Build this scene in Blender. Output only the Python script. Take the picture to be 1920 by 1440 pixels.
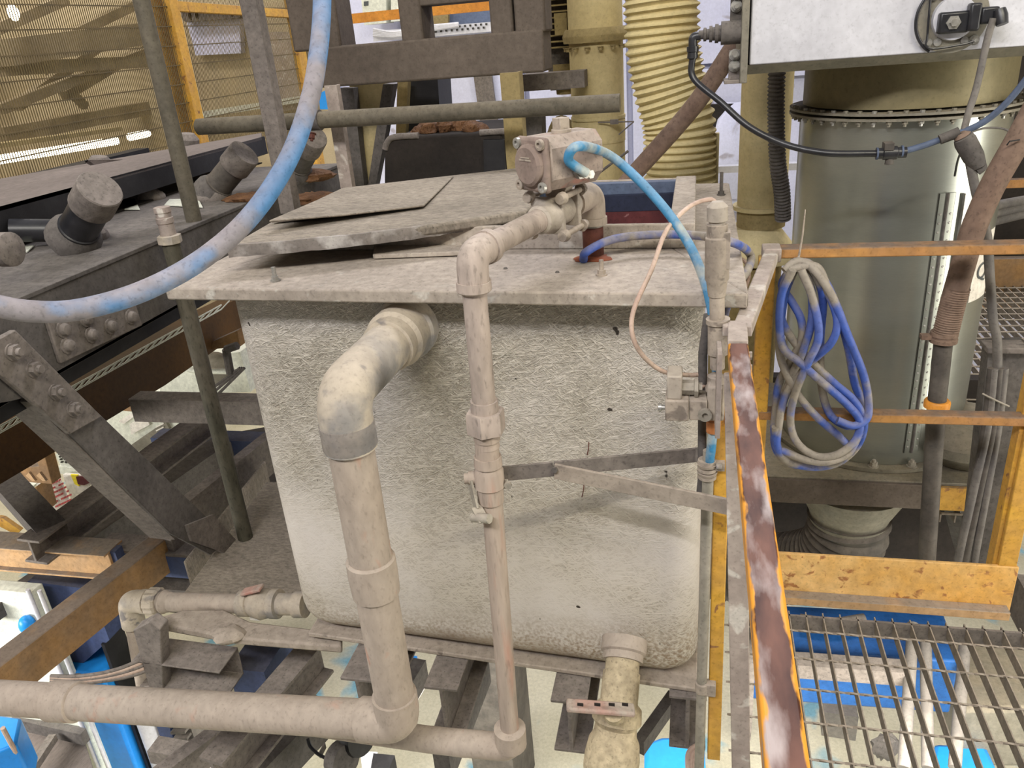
import bpy, bmesh, math, random
from math import sin, cos, pi, radians, sqrt
from mathutils import Vector, Matrix
random.seed(7)
C = bpy.context.scene
for o in list(bpy.data.objects): bpy.data.objects.remove(o)

# ------------------------------------------------------------------ camera
YAW, PIT, ROL, FPX = -.24483, .41636, .08395, 1496.4
CAM = Vector((0, 0, 1.42))
_f = Vector((sin(YAW)*cos(PIT), cos(YAW)*cos(PIT), -sin(PIT)))
_r = Vector((cos(YAW), -sin(YAW), 0)); _d = _f.cross(_r)
RT = _r*cos(ROL) + _d*sin(ROL); DN = _d*cos(ROL) - _r*sin(ROL); FW = _f
cam_d = bpy.data.cameras.new('camera'); cam = bpy.data.objects.new('camera', cam_d)
C.collection.objects.link(cam); C.camera = cam
cam_d.sensor_width = 36; cam_d.lens = FPX/1920*36; cam_d.clip_start = .02; cam_d.clip_end = 100
m = Matrix((RT, -DN, -FW)).transposed().to_4x4(); m.translation = CAM
cam.matrix_world = m

# ------------------------------------------------------------------ world, lights, exposure
C.view_settings.view_transform = 'Standard'; C.view_settings.look = 'None'
C.view_settings.gamma = 1; C.view_settings.use_curve_mapping = False
C.view_settings.exposure = 0.0
W = bpy.data.worlds.new('world'); C.world = W; W.use_nodes = True
W.node_tree.nodes['Background'].inputs[0].default_value = (.95, .97, 1.0, 1)
W.node_tree.nodes['Background'].inputs[1].default_value = .38
_n = W.node_tree.nodes; _l = W.node_tree.links
_tc = _n.new('ShaderNodeTexCoord'); _sp = _n.new('ShaderNodeSeparateXYZ'); _rp = _n.new('ShaderNodeValToRGB')
_l.new(_tc.outputs['Generated'], _sp.inputs[0]); _mr = _n.new('ShaderNodeMapRange'); _mr.inputs[1].default_value = -1; _mr.inputs[2].default_value = 1
_l.new(_sp.outputs[2], _mr.inputs[0]); _l.new(_mr.outputs[0], _rp.inputs[0]); _l.new(_rp.outputs[0], _n['Background'].inputs[0])
_e = _rp.color_ramp.elements; _e[0].position = .3; _e[0].color = (.22, .20, .17, 1); _e[1].position = .85; _e[1].color = (.74, .73, .73, 1)
_m = _rp.color_ramp.elements.new(.52); _m.color = (.42, .39, .35, 1)
def area(name, loc, target, sx, sy, power, col):
    d = bpy.data.lights.new(name, 'AREA'); d.shape = 'RECTANGLE'; d.size = sx; d.size_y = sy
    d.energy = power; d.color = col
    o = bpy.data.objects.new(name, d); C.collection.objects.link(o); o.location = loc
    o.rotation_euler = (Vector(target)-Vector(loc)).to_track_quat('-Z', 'Y').to_euler()
    return o
area('hall_lamp', (-1.5, -2.0, 4.2), (-.4, 1.6, .6), 3.4, .12, 215, (.98, .96, .97))
area('hall_lamp', (1.6, -1.6, 4.4), (.4, 1.8, .4), 2.6, .12, 145, (1, .93, .74))
area('doorway_light', (4.3, .7, .2), (.6, 2.2, .3), .8, 4.0, 170, (1, .96, .84))  # added light for the cylinder's bright streak and the tank's right side; no doorway
area('hall_lamp', (.6, 5.6, 6.0), (0, 3, .5), 2.5, 1.0, 270, (.96, .95, 1.0))
area('hall_lamp', (-5.0, 2.0, 4.6), (-6, 6, 1), 2.5, .6, 190, (1, .93, .8))
area('hall_lamp', (-6.5, 6.5, 5.0), (-6, 9.6, 1.2), 3.0, .6, 260, (1, .95, .85))  # added to brighten the far wall behind the fence
area('lower_lamp', (-1.0, 1.9, -.75), (-1.0, 1.95, -3), 1.0, .4, 42, (1, .97, .88))  # unseen fill added to light the floor under the tank
area('lower_lamp', (-3.5, .8, -.1), (-2.5, 2.5, -2.2), 1.2, .4, 70, (1, .97, .9))  # unseen fill added to light the lower left machinery
area('lower_lamp', (.8, 1.7, -.45), (.8, 1.72, -3), 1.2, .5, 60, (1, .95, .84))  # unseen fill added to light the floor below the grating

# ------------------------------------------------------------------ picture point -> place
def ray(x, y): return RT*((x-960)/FPX) + DN*((y-720)/FPX) + FW
def _pl(ax, v, x, y):
    k = ray(x, y); return CAM + k*((v-CAM[ax])/k[ax])
def X_(x, y, v): return _pl(0, v, x, y)
def Y_(x, y, v): return _pl(1, v, x, y)
def Z_(x, y, v): return _pl(2, v, x, y)
def D_(x, y, d): return CAM + ray(x, y)*d
V = Vector
UP = V((0, 0, 1)); XA = V((1, 0, 0)); YA = V((0, 1, 0))

# ------------------------------------------------------------------ materials
def lin(c):
    return tuple(((v/255)/12.92 if v/255 <= .04045 else ((v/255+.055)/1.055)**2.4) for v in c) + (1,)
def mat(name, col, col2=None, scale=8, rough=.75, metal=0, dust=None, amt=0, bump=.15, bscale=60, stretch=(1,1,1),
        spots=None, spot_amt=.1, spot_scale=25, spec=.3, mixlo=.35, mixhi=.65, bdist=.004, grime=.2):
    M = bpy.data.materials.new(name); M.use_nodes = True; nt = M.node_tree; N = nt.nodes; L = nt.links
    b = N['Principled BSDF']; b.inputs['Roughness'].default_value = rough; b.inputs['Metallic'].default_value = metal
    b.inputs['Specular IOR Level'].default_value = spec
    geo = N.new('ShaderNodeNewGeometry'); mp = N.new('ShaderNodeMapping'); mp.inputs['Scale'].default_value = stretch
    L.new(geo.outputs['Position'], mp.inputs['Vector'])
    def noise(s, det=4, dist=0.0):
        n = N.new('ShaderNodeTexNoise'); n.inputs['Scale'].default_value = s; n.inputs['Detail'].default_value = det
        n.inputs['Distortion'].default_value = dist; L.new(mp.outputs[0], n.inputs['Vector']); return n.outputs['Fac']
    def rng(src, a, c, lo=0., hi=1.):
        r = N.new('ShaderNodeMapRange'); r.inputs[1].default_value = a; r.inputs[2].default_value = c
        r.inputs[3].default_value = lo; r.inputs[4].default_value = hi; L.new(src, r.inputs[0]); return r.outputs[0]
    def mix(fac, a, c):
        x = N.new('ShaderNodeMix'); x.data_type = 'RGBA'; L.new(fac, x.inputs[0])
        for s, v in ((6, a), (7, c)):
            if isinstance(v, tuple): x.inputs[s].default_value = v
            else: L.new(v, x.inputs[s])
        return x.outputs[2]
    out = lin(col)
    if col2: out = mix(rng(noise(scale, 6), mixlo, mixhi), out, lin(col2))
    if spots: out = mix(rng(noise(spot_scale, 3, .5), .62-spot_amt*.5, .68-spot_amt*.5), out, lin(spots))
    if dust and amt > 0:
        sp = N.new('ShaderNodeSeparateXYZ'); L.new(geo.outputs['Normal'], sp.inputs[0])
        up = rng(sp.outputs[2], -.1, .8, amt*.35, amt*1.15)
        nz = rng(noise(scale*2.3, 5), .25, .75, .55, 1.25)
        mu = N.new('ShaderNodeMath'); mu.operation = 'MULTIPLY'; mu.use_clamp = True
        L.new(up, mu.inputs[0]); L.new(nz, mu.inputs[1]); out = mix(mu.outputs[0], out, lin(dust))
        L.new(rng(mu.outputs[0], 0, 1, rough, .95), b.inputs['Roughness'])
        if metal: L.new(rng(mu.outputs[0], 0, .8, metal, 0), b.inputs['Metallic'])
    if grime:
        # fine grit and broad uneven soiling
        g1 = rng(noise(55, 8), .3, .7, 1-grime, 1+grime*.35); g2 = rng(noise(3.1, 4), .3, .7, 1-grime*.6, 1+grime*.3)
        g3 = rng(noise(150, 3), .56, .72, 1, 1-grime*1.3)
        m1 = N.new('ShaderNodeMath'); m1.operation = 'MULTIPLY'; L.new(g1, m1.inputs[0]); L.new(g2, m1.inputs[1])
        m2 = N.new('ShaderNodeMath'); m2.operation = 'MULTIPLY'; L.new(m1.outputs[0], m2.inputs[0]); L.new(g3, m2.inputs[1])
        vm = N.new('ShaderNodeVectorMath'); vm.operation = 'SCALE'
        if isinstance(out, tuple): vm.inputs[0].default_value = out[:3]
        else: L.new(out, vm.inputs[0])
        L.new(m2.outputs[0], vm.inputs['Scale']); out = vm.outputs[0]
    if isinstance(out, tuple): b.inputs['Base Color'].default_value = out
    else: L.new(out, b.inputs['Base Color'])
    if bump:
        bp = N.new('ShaderNodeBump'); bp.inputs['Strength'].default_value = bump; bp.inputs['Distance'].default_value = bdist
        L.new(noise(bscale, 5), bp.inputs['Height']); L.new(bp.outputs[0], b.inputs['Normal'])
    M['b'] = 1
    return M
DU = (172, 160, 148); DK = (128, 118, 108)
M = {}
M['dusty'] = mat('dusty_grey', (150, 138, 126), (172, 160, 146), 9, dust=DU, amt=.6, bump=.35, bscale=90, spots=(110,100,92), spot_amt=.05)
M['dustypipe'] = mat('dusty_plastic', (158, 143, 130), (168, 155, 143), 7, dust=(176,164,152), amt=.6, bump=.22, bscale=120, spots=(176,134,116), spot_amt=-.06, spot_scale=14, stretch=(1,1,.5), grime=.15)
M['pipegrey'] = mat('grey_plastic_dusty', (122, 122, 124), (178, 167, 152), 9, rough=.5, dust=(182,170,154), amt=.6, bump=.1, mixlo=.44, mixhi=.54, spots=(98,98,104), spot_amt=-.02, spot_scale=16, grime=.14)
M['pipedark'] = mat('dark_grey_plastic', (108, 108, 112), (142, 134, 128), 14, rough=.5, dust=DU, amt=.35, bump=.1)
M['thin'] = mat('pinkish_dusty_pipe', (172, 157, 148), (156, 142, 132), 10, dust=(180,168,158), amt=.5, bump=.2, bscale=100, stretch=(1,1,.35), grime=.25)
M['copper'] = mat('red_streaked_pipe', (172, 156, 143), (176, 120, 100), 11, dust=DU, amt=.25, bump=.2, bscale=100, stretch=(1,1,.16), mixlo=.52, mixhi=.62, grime=.2)
M['flange'] = mat('dusty_lid', (160, 149, 138), (178, 168, 157), 6, dust=(168,157,146), amt=.85, bump=.25, bscale=140, spots=(204,200,192), spot_amt=.02, spot_scale=22, grime=.25)
M['rubber'] = mat('dusty_rubber', (118, 109, 100), (146, 136, 124), 5, dust=(152,142,129), amt=.9, bump=.3, bscale=110, spots=(100,92,84), spot_amt=.05, spot_scale=18, stretch=(1,2.2,1), grime=.35)
M['rubbedge'] = mat('cracked_edge', (112, 106, 102), (176, 172, 168), 16, bump=.5, bscale=60, mixlo=.48, mixhi=.62, dust=DU, amt=.3)
M['steel_dark'] = mat('dark_dusty_steel', (74, 70, 69), (94, 89, 87), 6, dust=(114,108,103), amt=.7, bump=.35, bscale=80, grime=.28)
M['steel_mid'] = mat('mid_dusty_steel', (98, 91, 87), (116, 108, 103), 5, dust=(142,133,126), amt=.75, bump=.35, bscale=80, grime=.3)
M['frame'] = mat('brown_grey_frame', (92, 82, 74), (102, 92, 83), 3, dust=(104,93,84), amt=.6, bump=.3, bscale=120)
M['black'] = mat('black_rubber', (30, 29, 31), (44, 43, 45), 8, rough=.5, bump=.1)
M['black_dusty'] = mat('black_dusty', (52, 50, 50), (86, 82, 78), 12, rough=.6, dust=DK, amt=.5, bump=.2)
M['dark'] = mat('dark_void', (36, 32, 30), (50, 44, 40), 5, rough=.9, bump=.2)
M['belt'] = mat('dusty_belt', (118, 107, 102), (98, 89, 84), 3, dust=(124,114,108), amt=.7, bump=.15, bscale=70, stretch=(2,.5,1))
M['yellow'] = mat('yellow_paint', (222, 168, 48), (204, 150, 56), 9, rough=.45, dust=(150,138,120), amt=.45, bump=.12, bscale=50, spots=(150,98,50), spot_amt=-.02, spot_scale=30)
M['yellowtoe'] = mat('worn_yellow_paint', (218, 162, 74), (228, 188, 126), 7, rough=.6, dust=(190,160,120), amt=.25, bump=.3, bscale=60, spots=(164,110,66), spot_amt=.0, spot_scale=34, grime=.2)
M['rustrail'] = mat('worn_brown_rail', (104, 66, 56), (196, 184, 182), 7, rough=.4, spots=(196,124,50), spot_amt=.07, spot_scale=13, bump=.2, bscale=50, stretch=(1,.45,1), mixlo=.5, mixhi=.74, spec=.5)
M['orangerail'] = mat('orange_brown_rail', (200, 142, 66), (176, 122, 66), 10, rough=.5, dust=(120,104,92), amt=.85, bump=.2, bscale=60)
M['post'] = mat('purple_grey_post', (150, 136, 130), (170, 158, 150), 9, rough=.65, dust=DU, amt=.4, bump=.2, spots=(206,200,192), spot_amt=.04, spot_scale=18)
M['galv'] = mat('brushed_galvanised', (168, 171, 164), (176, 179, 170), 2, rough=.30, metal=.85, bump=.02, bscale=200, stretch=(1,1,9), spec=.5, grime=.05)
M['galvdull'] = mat('dull_galvanised', (120, 118, 110), (140, 136, 124), 7, rough=.5, metal=.4, dust=(140,128,108), amt=.6, bump=.1)
M['alu'] = mat('dusty_aluminium', (214, 214, 222), (192, 192, 200), 5, rough=.5, metal=.1, bump=.12, bscale=40, dust=(176,168,160), amt=.1, grime=.1)
M['duct'] = mat('yellow_dusty_duct', (196, 180, 134), (184, 166, 118), 5, rough=.7, dust=(196,184,152), amt=.4, bump=.1, grime=.12)
M['ductdull'] = mat('olive_dusty_duct', (150, 134, 92), (134, 118, 78), 4, rough=.8, dust=(150,134,100), amt=.5, bump=.15)
M['hoseyel'] = mat('yellow_corrugated', (204, 188, 138), (190, 172, 122), 4, rough=.7, dust=(218,204,162), amt=.4, bump=.05, grime=.12)
M['rusthose'] = mat('brown_rubber_hose', (112, 90, 78), (132, 110, 96), 9, rough=.7, dust=(138,120,106), amt=.3, bump=.15, grime=.25)
M['bluehose'] = mat('light_blue_hose', (62, 138, 200), (140, 136, 142), 6, rough=.65, dust=(146,140,144), amt=.75, bump=.12, bscale=120, mixlo=.46, mixhi=.56, spec=.1)
M['teal'] = mat('teal_air_hose', (40, 128, 176), (160, 170, 170), 15, rough=.45, dust=(180,178,168), amt=.22, bump=.1, mixlo=.46, mixhi=.58)
M['bluecable'] = mat('deep_blue_hose', (36, 82, 176), (146, 138, 128), 7, rough=.5, dust=(152,143,132), amt=.4, bump=.1, mixlo=.47, mixhi=.55)
M['cream'] = mat('cream_cable', (196, 174, 158), (176, 150, 136), 15, rough=.6, bump=.1)
M['greycable'] = mat('grey_cable', (94, 91, 90), (116, 111, 106), 9, rough=.6, dust=(130,122,114), amt=.3, bump=.1)
M['conduit'] = mat('dull_metal_conduit', (142, 138, 126), (160, 154, 142), 9, rough=.5, metal=.2, dust=DU, amt=.4, bump=.15)
M['green'] = mat('green_grey_pipe', (72, 72, 58), (98, 92, 80), 8, rough=.7, dust=(92,84,74), amt=.5, bump=.25, stretch=(1,1,.4), grime=.35)
M['grate'] = mat('dusty_grating', (82, 72, 64), (98, 88, 78), 20, dust=(164,153,140), amt=.95, bump=.3, bscale=200)
M['blue'] = mat('bright_blue_paint', (40, 146, 226), (34, 126, 210), 2, rough=.35, bump=.05, grime=.08)
M['bluedark'] = mat('navy_steel', (54, 76, 126), (46, 62, 104), 4, rough=.55, dust=(100,98,102), amt=.6, bump=.15)
M['white'] = mat('white_panel', (226, 228, 214), (210, 212, 198), 1.5, rough=.45, bump=.03)
M['paper'] = mat('white_paper', (232, 228, 218), (214, 206, 196), 7, rough=.8, bump=0)
M['redtext'] = mat('red_print', (196, 92, 92), rough=.8, bump=0)
M['greytext'] = mat('grey_print', (84, 88, 90), rough=.8, bump=0)
M['oliveduct'] = mat('olive_grey_duct', (122, 114, 86), (136, 126, 96), 3, rough=.5, metal=.3, bump=.05, grime=.12)
M['midblue'] = mat('machine_blue', (36, 88, 152), (30, 74, 132), 3, rough=.4, bump=.05)
M['valvegrey'] = mat('dusty_valve_grey', (152, 142, 132), (176, 166, 154), 12, rough=.6, dust=(180,170,158), amt=.6, bump=.15, grime=.15)
M['scaf'] = mat('dark_scaffold_tube', (80, 76, 66), (98, 92, 80), 7, rough=.6, dust=(124,114,98), amt=.55, bump=.2, grime=.25)
M['floor'] = mat('stained_floor', (204, 198, 176), (176, 170, 146), 1.4, rough=.7, bump=.1, bscale=20, spots=(120,164,180), spot_amt=.12, spot_scale=1.9, grime=.15)
M['wall'] = mat('lavender_wall', (214, 216, 240), (194, 196, 222), 1.2, rough=.8, bump=.05, spots=(168,164,178), spot_amt=-.06, spot_scale=4, grime=.08)
M['wallbeige'] = mat('beige_cladding', (196, 180, 150), (160, 144, 116), .8, rough=.85, bump=.1, bscale=8, stretch=(1,1,2), grime=.1)
M['truss'] = mat('dusty_truss', (156, 142, 118), (122, 108, 86), 2, bump=.1)
M['mesh'] = mat('mesh_wire', (112, 96, 62), (92, 80, 54), 6, rough=.6, bump=0)
M['ybeam'] = mat('ochre_steel', (172, 124, 58), (134, 98, 54), 5, rough=.6, dust=(130,116,104), amt=1.0, bump=.25)
M['ybeamlt'] = mat('pale_orange_steel', (212, 164, 104), (200, 156, 102), 6, rough=.6, dust=(146,134,122), amt=1.0, bump=.2)
M['brownbeam'] = mat('dark_ochre_beam', (98, 66, 22), (76, 52, 22), 2.5, rough=.6, dust=(84,66,44), amt=.3, bump=.1)
M['rust'] = mat('dark_red_rust', (84, 48, 42), (104, 62, 50), 20, bump=.3)
M['rustspot'] = mat('orange_rust', (134, 72, 44), (104, 58, 42), 30, bump=.5)
M['navy'] = mat('navy_interior', (46, 52, 76), (34, 38, 56), 5, rough=.6, bump=.1)
M['bandblue'] = mat('slate_blue_band', (92, 104, 128), (76, 86, 108), 6, rough=.6, bump=.1)
M['redox'] = mat('oxide_red', (92, 44, 46), (74, 34, 38), 12, rough=.7, bump=.2, spots=(150,110,110), spot_amt=.02)
M['soil'] = mat('brown_soil', (124, 88, 58), (96, 66, 44), 18, bump=1, bscale=50, bdist=.02)
M['bolt'] = mat('bright_bolt', (190, 188, 182), (150, 146, 140), 30, rough=.35, metal=.5, bump=.05)
M['red'] = mat('dusty_red_handle', (180, 130, 118), (176, 164, 152), 20, dust=DU, amt=.3, bump=.25)
M['valve'] = mat('cream_dusty_valve', (188, 172, 142), (168, 152, 126), 11, dust=(190,176,148), amt=.6, bump=.8, bscale=45, grime=.3, bdist=.008)
M['orange'] = mat('orange_paint', (222, 150, 60), (200, 130, 50), 6, rough=.5, bump=.05)
M['cap'] = mat('brass_orange', (196, 130, 80), (176, 112, 66), 20, rough=.5, metal=.3, bump=.05)
M['blackplastic'] = mat('black_plastic', (34, 34, 38), (46, 46, 50), 20, rough=.35, bump=.05, spec=.5)
M['hexpanel'] = mat('hazard_yellow', (232, 214, 60), rough=.6, bump=0)
M['seam'] = mat('dark_seam', (60, 58, 54), rough=.8, bump=0)
M['actuator'] = mat('dusty_actuator', (150, 136, 126), (138, 120, 112), 14, dust=(168,156,146), amt=.7, bump=.25, spots=(160,110,98), spot_amt=.03, spot_scale=18, grime=.25)
M['capface'] = mat('cap_brown_grey', (128, 112, 104), (146, 130, 120), 14, bump=.2)
def glow(name, col, s):
    G = bpy.data.materials.new(name); G.use_nodes = True; b = G.node_tree.nodes['Principled BSDF']
    b.inputs['Emission Color'].default_value = lin(col); b.inputs['Emission Strength'].default_value = s; return G
M['tube'] = glow('lit_tube', (255, 240, 204), 18)
# tank shell: fibreglass mat strands under dust
def tank_mat():
    T = bpy.data.materials.new('fibreglass_shell'); T.use_nodes = True; nt = T.node_tree; N = nt.nodes; L = nt.links
    b = N['Principled BSDF']; b.inputs['Roughness'].default_value = .55; b.inputs['Specular IOR Level'].default_value = .3
    g = N.new('ShaderNodeNewGeometry'); sep = N.new('ShaderNodeSeparateXYZ'); L.new(g.outputs['Position'], sep.inputs[0])
    def strands(ang, sc, seed):
        mp = N.new('ShaderNodeMapping'); mp.inputs['Rotation'].default_value = (0, ang, 0); mp.inputs['Location'].default_value = (seed, seed, seed)
        L.new(g.outputs['Position'], mp.inputs[0])
        m2 = N.new('ShaderNodeMapping'); m2.inputs['Scale'].default_value = (1, 1, 5.5); L.new(mp.outputs[0], m2.inputs[0])
        n = N.new('ShaderNodeTexNoise'); n.inputs['Scale'].default_value = sc; n.inputs['Detail'].default_value = 3
        n.inputs['Distortion'].default_value = 1.6; L.new(m2.outputs[0], n.inputs['Vector']); return n.outputs['Fac']
    def math2(op, a, c):
        x = N.new('ShaderNodeMath'); x.operation = op
        for i, v in enumerate((a, c)):
            if isinstance(v, (int, float)): x.inputs[i].default_value = v
            else: L.new(v, x.inputs[i])
        return x.outputs[0]
    h = math2('MAXIMUM', strands(.55, 30, 0), math2('MAXIMUM', strands(-.75, 34, 3), strands(0.1, 27, 7)))
    big = N.new('ShaderNodeTexNoise'); big.inputs['Scale'].default_value = 3.5; big.inputs['Detail'].default_value = 3
    L.new(g.outputs['Position'], big.inputs['Vector'])
    def rng(src, a, c, lo=0., hi=1.):
        r = N.new('ShaderNodeMapRange'); r.inputs[1].default_value = a; r.inputs[2].default_value = c
        r.inputs[3].default_value = lo; r.inputs[4].default_value = hi; L.new(src, r.inputs[0]); return r.outputs[0]
    # coarse strands near the top, smooth gelcoat lower down
    amp = math2('MULTIPLY', rng(sep.outputs[2], .35, .75, .12, 1), rng(big.outputs['Fac'], .3, .6, .35, 1))
    hh = math2('MULTIPLY', h, amp)
    bp = N.new('ShaderNodeBump'); bp.inputs['Strength'].default_value = 1; bp.inputs['Distance'].default_value = .02
    L.new(hh, bp.inputs['Height']); L.new(bp.outputs[0], b.inputs['Normal'])
    def mix(fac, a, c):
        x = N.new('ShaderNodeMix'); x.data_type = 'RGBA'; L.new(fac, x.inputs[0])
        for s, v in ((6, a), (7, c)):
            if isinstance(v, tuple): x.inputs[s].default_value = v
            else: L.new(v, x.inputs[s])
        return x.outputs[2]
    col = mix(rng(big.outputs['Fac'], .35, .65), lin((200, 193, 186)), lin((190, 182, 168)))
    col = mix(math2('MULTIPLY', rng(h, .56, .5, 0, .6), rng(big.outputs['Fac'], .4, .6, .25, 1)), col, lin((140, 130, 116)))
    sp = N.new('ShaderNodeTexNoise'); sp.inputs['Scale'].default_value = 130; sp.inputs['Detail'].default_value = 2
    L.new(g.outputs['Position'], sp.inputs['Vector'])
    sk = math2('MULTIPLY', rng(sp.outputs['Fac'], .38, .66), rng(math2('SUBTRACT', sep.outputs[2], rng(sep.outputs[0], -.8, 0, -.03, .04)), .17, .05, 0, .9))
    col = mix(sk, col, lin((132, 112, 88)))
    d2 = N.new('ShaderNodeTexNoise'); d2.inputs['Scale'].default_value = 28; L.new(g.outputs['Position'], d2.inputs['Vector'])
    col = mix(rng(d2.outputs['Fac'], .745, .765), col, lin((60, 52, 46)))
    nz = N.new('ShaderNodeSeparateXYZ'); L.new(g.outputs['Normal'], nz.inputs[0])
    col = mix(rng(math2('ADD', sep.outputs[2], rng(big.outputs['Fac'], .35, .65, -.03, .03)), .075, .03, 0, .8), col, lin((142, 126, 108)))
    L.new(col, b.inputs['Base Color']); return T
M['tank'] = tank_mat()
def rail_mat():
    R = bpy.data.materials.new('worn_brown_rail'); R.use_nodes = True; nt = R.node_tree; N = nt.nodes; L = nt.links; b = N['Principled BSDF']
    b.inputs['Roughness'].default_value = .5; b.inputs['Specular IOR Level'].default_value = .25
    g = N.new('ShaderNodeNewGeometry'); sp = N.new('ShaderNodeSeparateXYZ'); L.new(g.outputs['Position'], sp.inputs[0])
    mp = N.new('ShaderNodeMapping'); mp.inputs['Scale'].default_value = (1, .3, 1); L.new(g.outputs['Position'], mp.inputs[0])
    def noise(s, d=4):
        n = N.new('ShaderNodeTexNoise'); n.inputs['Scale'].default_value = s; n.inputs['Detail'].default_value = d; L.new(mp.outputs[0], n.inputs['Vector']); return n.outputs['Fac']
    def rng(src, a, c, lo=0., hi=1.):
        r = N.new('ShaderNodeMapRange'); r.inputs[1].default_value = a; r.inputs[2].default_value = c; r.inputs[3].default_value = lo; r.inputs[4].default_value = hi; L.new(src, r.inputs[0]); return r.outputs[0]
    def ma(op, a, c):
        x = N.new('ShaderNodeMath'); x.operation = op
        for i, v in enumerate((a, c)):
            if isinstance(v, (int, float)): x.inputs[i].default_value = v
            else: L.new(v, x.inputs[i])
        return x.outputs[0]
    def mix(fac, a, c):
        x = N.new('ShaderNodeMix'); x.data_type = 'RGBA'; L.new(fac, x.inputs[0])
        for s_, v in ((6, a), (7, c)):
            if isinstance(v, tuple): x.inputs[s_].default_value = v
            else: L.new(v, x.inputs[s_])
        return x.outputs[2]
    col = mix(rng(noise(38, 8), .35, .65), lin((62, 34, 24)), lin((104, 68, 54)))
    col = mix(rng(noise(34, 8), .47, .66, 0, .85), col, lin((172, 160, 158)))
    # old orange coat where the brown has worn through: edges, and more toward the end people lean on
    worn = ma('ADD', rng(noise(17, 7), .46, .6), rng(sp.outputs[1], 1.0, .35, -.75, -.05))
    col = mix(rng(worn, .3, .7, 0, .8), col, lin((164, 98, 46)))
    edge = ma('ADD', ma('ABSOLUTE', ma('SUBTRACT', sp.outputs[0], .0667), 0), rng(noise(60), .3, .7, -.004, .004))
    col = mix(rng(edge, .0118, .0138), col, lin((206, 142, 50)))
    L.new(col, b.inputs['Base Color'])
    bp = N.new('ShaderNodeBump'); bp.inputs['Strength'].default_value = .25; bp.inputs['Distance'].default_value = .003; L.new(noise(60), bp.inputs['Height']); L.new(bp.outputs[0], b.inputs['Normal'])
    return R
M['rustrail'] = rail_mat()

# ------------------------------------------------------------------ mesh kit
ORG = {}
def catmull(pts, n=8):
    P = [V(p) for p in pts]
    if len(P) < 3: return P
    P = [P[0]*2-P[1]] + P + [P[-1]*2-P[-2]]; out = []
    for i in range(1, len(P)-2):
        a, b_, c, d = P[i-1:i+3]
        for k in range(n):
            t = k/n
            out.append(.5*((2*b_)+(c-a)*t+(2*a-5*b_+4*c-d)*t*t+(3*b_-a-3*c+d)*t**3))
    out.append(P[-2]); return out
def fillet(pts, r, n=8):
    P = [V(p) for p in pts]; out = [P[0]]
    for i in range(1, len(P)-1):
        a = (P[i-1]-P[i]); b_ = (P[i+1]-P[i]); ra = min(r, a.length*.49, b_.length*.49)
        a = P[i]+a.normalized()*ra; c = P[i]+b_.normalized()*ra
        for k in range(n+1):
            t = k/n; out.append(a*(1-t)**2+P[i]*2*t*(1-t)+c*t*t)
    out.append(P[-1]); return out
def perp(t):
    s = t.cross(UP)
    if s.length < 1e-3: s = t.cross(YA)
    s.normalize(); return s, s.cross(t).normalized()
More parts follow.
